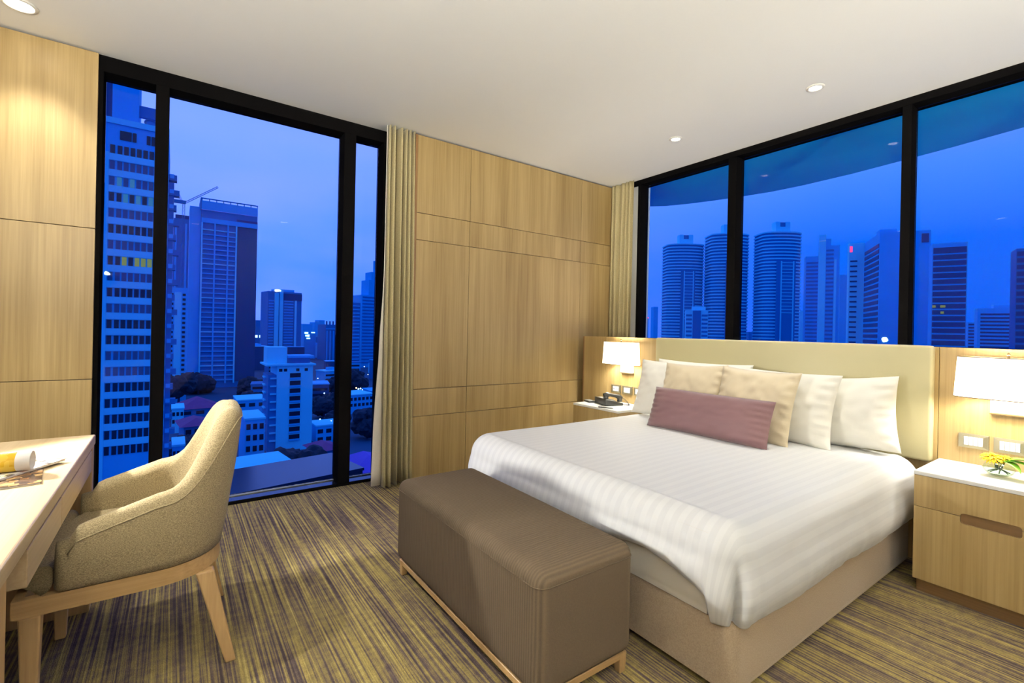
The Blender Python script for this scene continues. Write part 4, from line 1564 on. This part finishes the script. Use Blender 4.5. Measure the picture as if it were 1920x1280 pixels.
# --- middle tower with balcony columns
t3, L, h = building('residential_tower', 'mid-height tower with dark balcony columns standing alone on the skyline', 503, 566, 545, 560.0, 0.12, 30, 'c_dark')
piece('white_strip', t3, (L * 0.18, -1.5, 0), (L * 0.12, 1.49, h - 2), 'c_white')
piece('white_strip', t3, (L * 0.33, -1.5, 0), (L * 0.10, 1.49, h + 2), 'c_white')
piece('white_strip', t3, (L * 0.78, -1.5, 0), (L * 0.06, 1.49, h - 10), 'c_white')
piece('dark_top', t3, (L * 0.45, -1.2, h - 10), (L * 0.55, 1.19, 8), 'c_deep')
for k in range(36):
    z = h - 12 - k * 3.4
    if z < 2: break
    piece('balcony', t3, (L * 0.02, -1.2, z), (L * 0.14, 1.19, 1.3), 'c_mid')
    piece('balcony', t3, (L * 0.46, -1.2, z), (L * 0.28, 1.19, 1.3), 'c_mid')
piece('roof_house', t3, (L * 0.2, 4, h + 0.01), (L * 0.6, 12, 3), 'c_mid')

# --- white slab block with balconies, near
t4, L, h = building('apartment_block', 'white apartment block with one column of dark balconies beyond the tree', 520, 587, 686, 165.0, 0.0, 14, 'c_white')
bx0, bw = L * 0.35, L * 0.30
for k in range(11):
    z = h - 4.2 - k * 2.72
    if z < 4: break
    piece('balcony', t4, (bx0, -0.10, z), (bw, 0.09, 1.55), 'c_win')
    piece('balcony_rail', t4, (bx0 - 0.05, -0.5, z - 0.55), (bw + 0.1, 0.39, 0.55), 'c_mid')
    piece('side_balcony', t4, (-2.0, 0.4, z - 0.4), (1.99, 6, 0.5), 'c_white')
    piece('side_balcony', t4, (-3.2, 5.4, z - 0.4), (1.1, 5, 0.5), 'c_white')
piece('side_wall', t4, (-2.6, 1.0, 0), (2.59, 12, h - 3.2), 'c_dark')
for f in (0.05, 0.18, 0.52, 0.76):
    piece('window', t4, (L * f, -0.08, h - 2.0), (L * 0.09, 0.07, 1.0), 'c_win')
piece('roof_slab', t4, (-3.5, -0.6, h + 0.01), (L + 4.4, 15, 0.6), 'c_white')
piece('stair_house', t4, (-2.8, 3, h + 0.62), (6.4, 8, 5.8), 'c_white')
piece('pergola', t4, (3.8, 2, h + 2.6), (L - 3.0, 9, 0.8), 'c_mid')
piece('pergola_wall', t4, (3.8, 4, h + 0.62), (L - 4.0, 6, 1.97), 'c_dark')

# --- distant blocks on the horizon in the tall window
for (u0, u1, v, Z, b, lab) in (
        (568, 586, 607, 1500, 'c_mid', 'flat-roofed hazy block far away beside the lone tower'),
        (590, 600, 604, 1700, 'c_mid', 'narrow hazy block far away between two taller ones'),
        (599, 609, 600, 1900, 'c_mid', 'hazy block far away beside the reddish hotel block'),
        (480, 500, 600, 1200, 'c_dark', 'low dark block far away left of the lone tower')):
    building('distant_block', lab, u0, u1, v, Z, 0.2, 40, b)
t5, L, h = building('hotel_block', 'reddish block with a spiky roofline next to the window mullion', 611, 652, 608, 620.0, 0.1, 30, 'c_dark')
for i in range(7):
    piece('pilaster', t5, (L * (0.03 + i * 0.145), -0.7, 0), (L * 0.05, 0.69, h - 8), 'c_mid')
    piece('roof_spike', t5, (L * (0.03 + i * 0.145), 1, h + 0.01), (L * 0.05, 1.5, 4.5), 'c_deep')
piece('top_band', t5, (0, -0.9, h - 6.5), (L, 0.89, 1.5), 'c_mid')
t6, L, h = building('residential_tower', 'slim dark tower seen between mullion and curtain', 660, 676, 567, 480.0, 0.1, 20, 'c_dark')
for k in range(22):
    z = h - 4 - k * 3.6
    if z < 2: break
    piece('balcony', t6, (L * 0.1, -0.9, z), (L * 0.8, 0.89, 1.2), 'c_mid')
t7, L, h = building('residential_tower', 'stepped tower with spire behind the curtain edge', 679, 712, 552, 520.0, 0.1, 30, 'c_mid')
piece('upper_stage', t7, (L * 0.38, 0.5, h + 0.01), (L * 0.62, 20, 17), 'c_mid')
piece('upper_stage', t7, (L * 0.52, 1.0, h + 17.02), (L * 0.48, 16, 9), 'c_mid')
piece('spire', t7, (L * 0.72, 4, h + 26.03), (L * 0.10, 2, 13), 'c_mid')
for k in range(30):
    z = h - 3 - k * 3.6
    if z < 2: break
    piece('balcony', t7, (L * 0.04, -0.8, z), (L * 0.92, 0.79, 1.2), 'c_dark')

# --- low city: houses, roofs, trees
def house(u0, u1, vtop, Z, D, body, label, roof=None, rows_=0, psi=0.0, group=None, nw=3):
    r_, L_, h_ = building('house', label, u0, u1, vtop, Z, psi, D, body, group)
    if roof:
        e_ = 1.2
        pk = min(L_, D) * 0.28
        vs_ = [(-e_, -e_, h_ + 0.02), (L_ + e_, -e_, h_ + 0.02), (L_ + e_, D + e_, h_ + 0.02), (-e_, D + e_, h_ + 0.02)]
        if L_ >= D:
            vs_ += [(D * 0.45, D / 2, h_ + pk), (L_ - D * 0.45, D / 2, h_ + pk)]
            fs_ = [(0, 1, 5, 4), (1, 2, 5), (2, 3, 4, 5), (3, 0, 4), (3, 2, 1, 0)]
        else:
            vs_ += [(L_ / 2, L_ * 0.45, h_ + pk), (L_ / 2, D - L_ * 0.45, h_ + pk)]
            fs_ = [(0, 1, 4), (1, 2, 5, 4), (2, 3, 5), (3, 0, 4, 5), (3, 2, 1, 0)]
        link('roof', mesh('roof', vs_, fs_), roof, r_)
    else:
        piece('parapet', r_, (-0.2, -0.2, h_ + 0.01), (L_ + 0.4, D + 0.4, 0.5), body if body in ('c_dark', 'c_win') else 'c_white')
    for k in range(rows_):
        z = h_ - 2.6 - k * 3.0
        if z < 0.8: break
        for i in range(nw):
            wd = L_ / nw
            piece('window', r_, (wd * (i + 0.18), -0.12, z), (wd * 0.62, 0.11, 1.5), 'c_win')
    return r_

house(664, 740, 888, 100, 12, 'c_mid', 'house with a big hipped purple roof by the curtain hem', 'c_roofpurple', 1, 0.0)
house(460, 497, 788, 128, 14, 'c_mid', 'three-storey apartment block with open balconies behind the chair back', None, 5, 0.0, None, 3)
house(338, 412, 768, 215, 18, 'c_dark', 'long low house with red tiled roof above the chair arm', 'c_roofred', 1, 0.1)
house(322, 345, 768, 190, 14, 'c_white', 'pale narrow annex next to the red roof', None, 2)
house(345, 395, 800, 150, 12, 'c_dark', 'low villa with dark red roof left of the chair back', 'c_roofred', 1, 0.1)
house(323, 346, 838, 120, 10, 'c_mid', 'pale flat-roofed house directly behind the chair arm', None, 3)
house(445, 500, 752, 200, 16, 'c_mid', 'low hall with pale flat roof left of the white apartment block', None, 1)
house(596, 636, 846, 136, 9, 'c_dark', 'small house with a pale lean-to roof beside the mullion', 'c_roofred', 1, 0.1)
house(438, 545, 884, 92, 9, 'c_white', 'long white canopy roof at the foot of the apartment block', None, 0, 0.12)
house(420, 680, 935, 74, 14, 'c_win', 'wide dark flat roof right below the tall window', None, 0, 0.16)
house(593, 640, 800, 178, 11, 'c_mid', 'white two-storey house right of the white apartment block', None, 2)
house(655, 700, 742, 240, 16, 'c_mid', 'pale office block with rows of windows beside the curtain', None, 5, 0.1, None, 6)
rn = random.Random(11)
FILL = [('low flat-roofed city building in the streets beyond the white block', 'low flat-roofed buildings across the city')]
placed = [(c_.location.x, c_.location.y) for c_ in COL.objects if c_.parent is None and c_.get('category') == 'building']
TREES = ((372, 712, 300, 9), (336, 705, 250, 8), (350, 818, 140, 5), (480, 742, 240, 7), (608, 746, 230, 6), (632, 775, 204, 5),
         (662, 700, 330, 9), (470, 715, 298, 7), (627, 716, 310, 7), (690, 770, 190, 6))
for (u, v, Z, R) in TREES:
    p = CAM + ray(u, v) * Z
    placed.append((p.x, p.y))
for k in range(150):
    Z = 215 + 900 * rn.random() ** 1.4
    u = rn.uniform(322, 712)
    w_px = rn.uniform(9, 20) * FPX / Z
    hh = rn.uniform(7, 17) if Z < 420 else rn.uniform(9, 34)
    p = CAM + ray(u, 619) * Z
    if any((p.x - q[0]) ** 2 + (p.y - q[1]) ** 2 < 26 ** 2 for q in placed):
        continue
    if 300 < u < 500 and 300 < Z < 430: continue
    if 495 < u < 600 and Z > 520 and Z < 640: continue
    placed.append((p.x, p.y))
    rz_ = rn.uniform(-0.3, 0.3)
    sx, sy = round(rn.uniform(10, 22)), round(rn.uniform(9, 16))
    hh = round(hh)
    wm, pm = rn.choice(['c_mid', 'c_dark', 'c_dark', 'c_white', 'c_deep']), rn.choice(['c_white', 'c_mid', 'c_dark'])
    rb = rn.random() < 0.5
    tone = {'c_white': 'pale', 'c_mid': 'mid blue', 'c_dark': 'dark blue', 'c_deep': 'nearly black'}
    where = 'near the tall window' if Z < 300 else 'beyond the white block' if Z < 480 else 'close to the horizon'
    size = 'low' if hh < 11 else 'mid-height' if hh < 19 else 'taller'
    r_ = empty('house', (p.x, p.y, GZ), rz_, '%s %s flat-roofed building, %s roof edge%s, %s' % (size, tone[wm], tone[pm], ' and roof hut' if rb else '', where), 'building', 'low buildings across the city')
    piece('walls', r_, (0, 0, 0), (sx, sy, hh), wm)
    piece('parapet', r_, (-0.3, -0.3, hh + 0.01), (sx + 0.6, sy + 0.6, 0.6), pm)
    if Z < 420:
        for q in range(int(hh // 3.2)):
            piece('window_band', r_, (0.8, -0.12, 1.2 + q * 3.2), (sx - 1.6, 0.11, 1.4), 'c_win')
    if rb:
        piece('roof_box', r_, (sx * 0.3, sy * 0.3, hh + 0.62), (sx * 0.3, sy * 0.3, 2.2), 'c_mid')

def tree(u, v, Z, R, label, group=None):
    p = CAM + ray(u, v) * Z
    base = Vector((p.x, p.y, GZ))
    hgt = max(5.0, p.z - GZ)
    r_ = empty('tree', base, 0, label, 'tree', group)
    link('trunk', tube_mesh('trunk', [(0, 0, 0), (0, 0, hgt * 0.6)], [R * 0.09, R * 0.05], 8), 'c_deep', r_)
    bmx_ = bmesh.new()
    rr = random.Random(int(u * 7 + v))
    for k in range(9):
        a = k * 2.399
        off = Vector((math.cos(a) * R * 0.55 * (k > 0), math.sin(a) * R * 0.55 * (k > 0), hgt * 0.62 + rr.uniform(-0.35, 0.4) * R))
        mtx = Matrix.Translation(off)
        g = bmesh.ops.create_icosphere(bmx_, subdivisions=3, radius=R * rr.uniform(0.45, 0.65), matrix=mtx)
        for vtx in g['verts']:
            d = vtx.co - off
            vtx.co = off + d * (1 + 0.28 * noise.noise(vtx.co * (3.2 / R)) + 0.22 * noise.noise(vtx.co * (9 / R)))
    link('crown', from_bm('crown', bmx_), 'c_tree', r_)
tree(560, 838, 120, 6.5, 'large dark leafy tree at the foot of the white apartment block')
tree(586, 862, 108, 3.4, 'dark round tree beside the long white canopy roof')
tree(506, 842, 124, 3.0, 'slim dark tree between two apartment blocks')
TREE_AT = ('at the foot of the balcony tower below the crane', 'beside the slim pale block with small windows', 'behind the dark red villa roof by the chair',
           'behind the low hall with pale roof', 'just past the corner of the white apartment block', 'behind the white two-storey house',
           'by the slim dark tower next to the mullion', 'in front of the dark glass end of the crowned tower', 'in the street before the reddish hotel block', 'behind the purple roof by the curtain')
for (u, v, Z, R), at_ in zip(TREES, TREE_AT):
    tree(u, v, Z, R, 'dark round tree ' + at_, 'dark trees among the city roofs')

# brightly lit blocks near the horizon
lb, L, h = building('shop_building', 'brightly lit white shop building near the horizon beside the lone tower', 570, 592, 621, 640, 0.1, 14, 'c_mid')
for k, (f0, wd, dz, hz2) in enumerate(((0.05, 0.30, 1.0, 2.2), (0.12, 0.18, 4.6, 2.2), (0.30, 0.16, 4.2, 3.0), (0.22, 0.30, 8.6, 1.6), (0.62, 0.30, 0.8, 1.4))):
    piece('lit_sign', lb, (f0 * L, -0.5, h - dz - hz2), (wd * L, 0.49, hz2), 'c_shop')
lb2, L, h = building('shop_building', 'low building with two bright sign lights left of the lone tower', 476, 494, 624, 620, 0.1, 14, 'c_dark')
for f0 in (0.12, 0.58):
    piece('lit_sign', lb2, (f0 * L, -0.5, h - 6.0), (0.26 * L, 0.49, 3.2), 'c_shop')

# street lights
lampm = None
def street_light(u, v, Z, mat, s=1.0):
    p = CAM + ray(u, v) * Z
    zt = max(p.z, GZ + 4)
    at_ = ('in the bright row by the curtain' if u > 655 and 720 < v < 740 else 'in the streets beside the curtain' if u > 655 else 'below the lone tower on the skyline' if u < 500 else
           'near the small house by the mullion' if v > 770 else 'along the street right of the white apartment block')
    r_ = empty('street_light', (p.x, p.y, GZ), 0, ('warm' if mat == 'c_lampw' else 'cool white') + ' glowing street light ' + at_, 'street light', 'street lights of the city')
    link('post', tube_mesh('post', [(0, 0, 0), (0, 0, zt - GZ)], 0.09, 5), 'c_deep', r_)
    bmx_ = bmesh.new()
    bmesh.ops.create_icosphere(bmx_, subdivisions=1, radius=0.0011 * Z * s)
    link('globe', from_bm('globe', bmx_), mat, r_, (0, 0, zt - GZ))
rn = random.Random(2)
for (u, v, s) in ((603, 718, 1.3), (596, 709, 0.9), (618, 719, 1.0), (612, 732, 1), (616, 728, 1), (608, 737, 1.1), (606, 744, 1), (609, 752, .8), (626, 713, .9), (600, 786, 1.3), (621, 789, 1.0),
                  (668, 727, 1.3), (672, 729, 1.3), (676, 728, 1.2), (680, 730, 1.3), (685, 731, 1.2), (693, 733, 1.2), (690, 702, .8), (683, 687, .9), (492, 656, 1)):
    Z = 44.0 * FPX / max(14, (v - 612) * 1.18)
    Z = min(Z, 900)
    street_light(u, v, Z, 'c_lampw' if rn.random() < 0.2 else 'c_lamp', s)

# --- towers seen above the headboard
def round_tower(u0, u1, vtop, Z, label, core_w=0.24, box_v=18, group=None, nfl=46):
    uc = (u0 + u1) / 2
    p = CAM + ray(uc, vtop) * Z
    r_ = empty('round_front_tower', (p.x, p.y, GZ), PSI_FACE, label, 'building', group)
    hw_ = (u1 - u0) / 2 * Z / FPX
    h_ = p.z - GZ
    def outline(w, dp):
        pts = [(w * math.cos(math.radians(a)), dp * math.sin(math.radians(a))) for a in range(180, 361, 10)]
        return pts + [(w, 16), (-w, 16)]
    def disc(nm, w, dp, z0, z1, mat):
        me_key = (nm, round(w, 2), round(z1 - z0, 2), mat)
        if me_key not in _cache:
            pts = outline(w, dp)
            n_ = len(pts)
            vs_ = [(a, b, 0) for a, b in pts] + [(a, b, z1 - z0) for a, b in pts]
            fs_ = [tuple(range(n_))[::-1], tuple(range(n_, 2 * n_))] + [(i, (i + 1) % n_, n_ + (i + 1) % n_, n_ + i) for i in range(n_)]
            me = mesh(nm, vs_, fs_)
            me.materials.append(M[mat])
            _cache[me_key] = me
        o_ = bpy.data.objects.new(nm, _cache[me_key])
        COL.objects.link(o_)
        o_.parent = r_
        o_.location = (0, 0, z0)
    disc('core', hw_ * 0.95, 9, 0, h_ - 1, 'c_dark')
    fh = 3.45
    for k in range(nfl):
        z = h_ - 1.4 - k * fh
        if z < 5: break
        disc('floor_slab', hw_, 10, z, z + 1.4, 'c_white')
    # stair strip down the middle of the lower floors
    zt_ = h_ * 0.80 if False else h_ - 8 * fh * 0 - 9 * fh
    piece('glass_strip', r_, (-hw_ * core_w * 1.5, -11.2, 0), (hw_ * core_w * 3.0, 4.0, zt_), 'c_dark')
    piece('white_strip', r_, (-hw_ * core_w, -11.6, 0), (hw_ * core_w * 0.22, 0.38, zt_), 'c_white')
    piece('white_strip', r_, (hw_ * core_w, -11.6, 0), (hw_ * core_w * 0.22, 0.38, zt_), 'c_white')
    for k in range(16):
        piece('strip_slab', r_, (-hw_ * core_w, -11.5, zt_ - 2 - k * fh), (hw_ * core_w * 2, 0.28, 0.7), 'c_white')
    bh = box_v * Z / FPX
    piece('roof_frame', r_, (-hw_ * 0.36, -3, h_ + 0.02), (hw_ * 0.72, 8, bh * 0.55), 'c_white')
    piece('roof_frame', r_, (-hw_ * 0.36, -3, h_ + bh * 0.55 + 0.03), (hw_ * 0.22, 8, bh * 0.45), 'c_white')
    piece('roof_frame', r_, (hw_ * 0.14, -3, h_ + bh * 0.55 + 0.03), (hw_ * 0.22, 8, bh * 0.45), 'c_white')
    piece('roof_void', r_, (-hw_ * 0.13, -2, h_ + bh * 0.55 + 0.03), (hw_ * 0.26, 6, bh * 0.42), 'c_dark')
    return r_
round_tower(1250, 1320, 459, 540, 'round-fronted striped tower closest to the corner curtain, partly behind a small white block')
round_tower(1332, 1404, 440, 520, 'round-fronted striped tower cut by the black mullion')
round_tower(1428, 1502, 437, 500, 'round-fronted striped tower in the middle of the window over the bed', 0.30, 20)

def stripes(r_, L_, h_, f0, f1, pitch, hh_, n_, mat='c_win', top=3.0, prot=0.25, nm='window_band'):
    for k in range(n_):
        z = h_ - top - k * pitch
        if z < 4: break
        piece(nm, r_, (f0 * L_, -prot, z), ((f1 - f0) * L_, prot - 0.01, hh_), mat)

r4, L, h = building('residential_tower', 'plain slab tower with thin floor lines right of the round-fronted towers', 1511, 1536, 481, 440, psi_at(1520), 12, 'c_mid')
stripes(r4, L, h, 0.05, 0.95, 3.4, 1.7, 30, 'c_dark', 7)
r5, L, h = building('residential_tower', 'pale tower with a tall fin at its top corner', 1538, 1575, 461, 405, psi_at(1555), 12, 'c_mid')
piece('fin', r5, (-1.0, -1.4, 0), (5.0, 1.39, h + 9), 'c_white')
piece('fin', r5, (L * 0.72, -1.4, 0), (L * 0.12, 1.39, h - 12), 'c_white')
piece('roof_frame', r5, (2.0, 2, h + 0.01), (6, 6, 6), 'c_mid')
stripes(r5, L, h, 0.32, 0.70, 3.4, 1.6, 30, 'c_dark', 5)
psi6 = PSI_FACE - math.radians(25)
p6, L6, h6 = face(1650, 1746, 436, 300, psi6)
r6 = empty('office_tower', p6, psi6, 'pale office tower with angled ribbon windows and a small pink sign', 'building')
k6 = (1618 - PX) / FPX
d6 = Vector((-math.sin(psi6), math.cos(psi6), 0))
q6 = Vector((p6.x, p6.y, CAM.z)) - CAM
D6 = (k6 * q6.dot(FWD) - q6.dot(R0)) / (d6.dot(R0) - k6 * d6.dot(FWD))
piece('walls', r6, (0, 0, 0), (L6, D6, h6), 'c_mid')
for k in range(26):
    z = h6 - 9 - k * 3.6
    if z < 4: break
    piece('window_band', r6, (-0.26, 1.0, z), (0.25, D6 - 2.0, 2.3), 'c_deep')
piece('roof_room', r6, (L6 * 0.1, D6 * 0.3, h6 + 0.01), (L6 * 0.35, 8, 4), 'c_mid')
piece('vent_square', r6, (L6 * 0.82, -0.3, h6 - 7.5), (L6 * 0.14, 0.29, 5.5), 'c_deep')
fw = 0.0185 * 300 * 1.25
piece('flank', r6, (-2.0 - fw, D6 + 0.02, 0), (fw + 2.0, 6, h6 + 0.5), 'c_white')
for k in range(24):
    z = h6 - 13 - k * 3.6
    if z < 4: break
    piece('window', r6, (-1.4 - fw, D6 - 0.2, z), (fw * 0.6, 0.2, 1.1), 'c_deep')
piece('sign', r6, (-1.8 - fw, D6 - 0.3, h6 - 6.0), (1.6, 0.3, 4.2), 'c_red')
p7, L7, h7 = face(1749, 1815, 457, 262, psi_at(1780))
r7 = empty('office_tower', p7, psi_at(1780), 'square office tower with dark ribbon windows right of the thick mullion', 'building')
piece('walls', r7, (0, 0, 0), (L7, 12, h7), 'c_mid')
for k in range(20):
    z = h7 - 5.6 - k * 3.35
    if z < 4: break
    piece('window_band', r7, (L7 * 0.02, -0.3, z), (L7 * 0.95, 0.29, 2.5 if k else 3.2), 'c_deep')
for (f, k) in ((0.02, 9), (0.25, 9), (0.30, 9), (0.26, 10)):
    piece('lit_window', r7, (L7 * f, -0.42, h7 - 5.6 - k * 3.35 + 0.5), (1.4, 0.11, 1.2), 'c_lit')
r8, L, h = building('office_block', 'low striped office block beyond the lamp by the flowers', 1833, 1906, 578, 420, psi_at(1870), 14, 'c_mid')
stripes(r8, L, h, 0.08, 1.0, 3.2, 1.5, 14, 'c_deep', 6)
piece('roof_room', r8, (L * 0.45, 4, h + 0.01), (L * 0.4, 10, 3), 'c_mid')
r8b, L, h = building('office_block', 'small striped block between two taller office buildings', 1815, 1834, 604, 480, psi_at(1825), 10, 'c_mid')
stripes(r8b, L, h, 0.05, 0.95, 3.2, 1.5, 10, 'c_deep', 3)
r9, L, h = building('office_tower', 'dark tower at the end of the skyline above the flowers', 1906, 1960, 466, 250, psi_at(1930), 14, 'c_dark')
stripes(r9, L, h, 0.02, 0.98, 3.5, 2.4, 24, 'c_deep', 4)
for k in (6, 9, 11):
    piece('lit_window', r9, (1.5 + k * 0.3, -0.4, h - 4 - k * 3.5 + 0.5), (1.2, 0.11, 1.0), 'c_lit')
r10, L, h = building('apartment_block', 'small white block with dark centre in front of a round-fronted tower', 1286, 1328, 581, 380, psi_at(1307), 12, 'c_white')
piece('dark_centre', r10, (L * 0.32, -0.4, 0), (L * 0.36, 0.39, h - 0.4), 'c_dark')
stripes(r10, L, h, 0.02, 0.28, 3.2, 1.5, 9, 'c_dark', 5)
stripes(r10, L, h, 0.72, 0.98, 3.2, 1.5, 9, 'c_dark', 5)
piece('roof_room', r10, (L * 0.3, 3, h + 0.01), (L * 0.6, 8, 3), 'c_white')
r11, L, h = building('distant_block', 'hazy block with a glowing red roof edge beside the corner curtain', 1196, 1216, 594, 900, PSI_FACE, 30, 'c_mid')
piece('red_edge', r11, (0, -0.8, h - 2.5), (L, 0.79, 2.4), 'c_red')
building('distant_block', 'slim hazy tower far behind near the corner curtain', 1226, 1234, 575, 1500, PSI_FACE, 30, 'c_mid')
building('distant_block', 'hazy distant block at the foot of the striped towers', 1404, 1426, 622, 1500, PSI_FACE, 30, 'c_dark')
building('distant_block', 'tiny striped block squeezed between striped towers', 1500, 1511, 582, 700, PSI_FACE, 20, 'c_white')
building('distant_block', 'hazy block behind the pale tower with the fin', 1575, 1602, 515, 700, PSI_FACE, 20, 'c_mid')
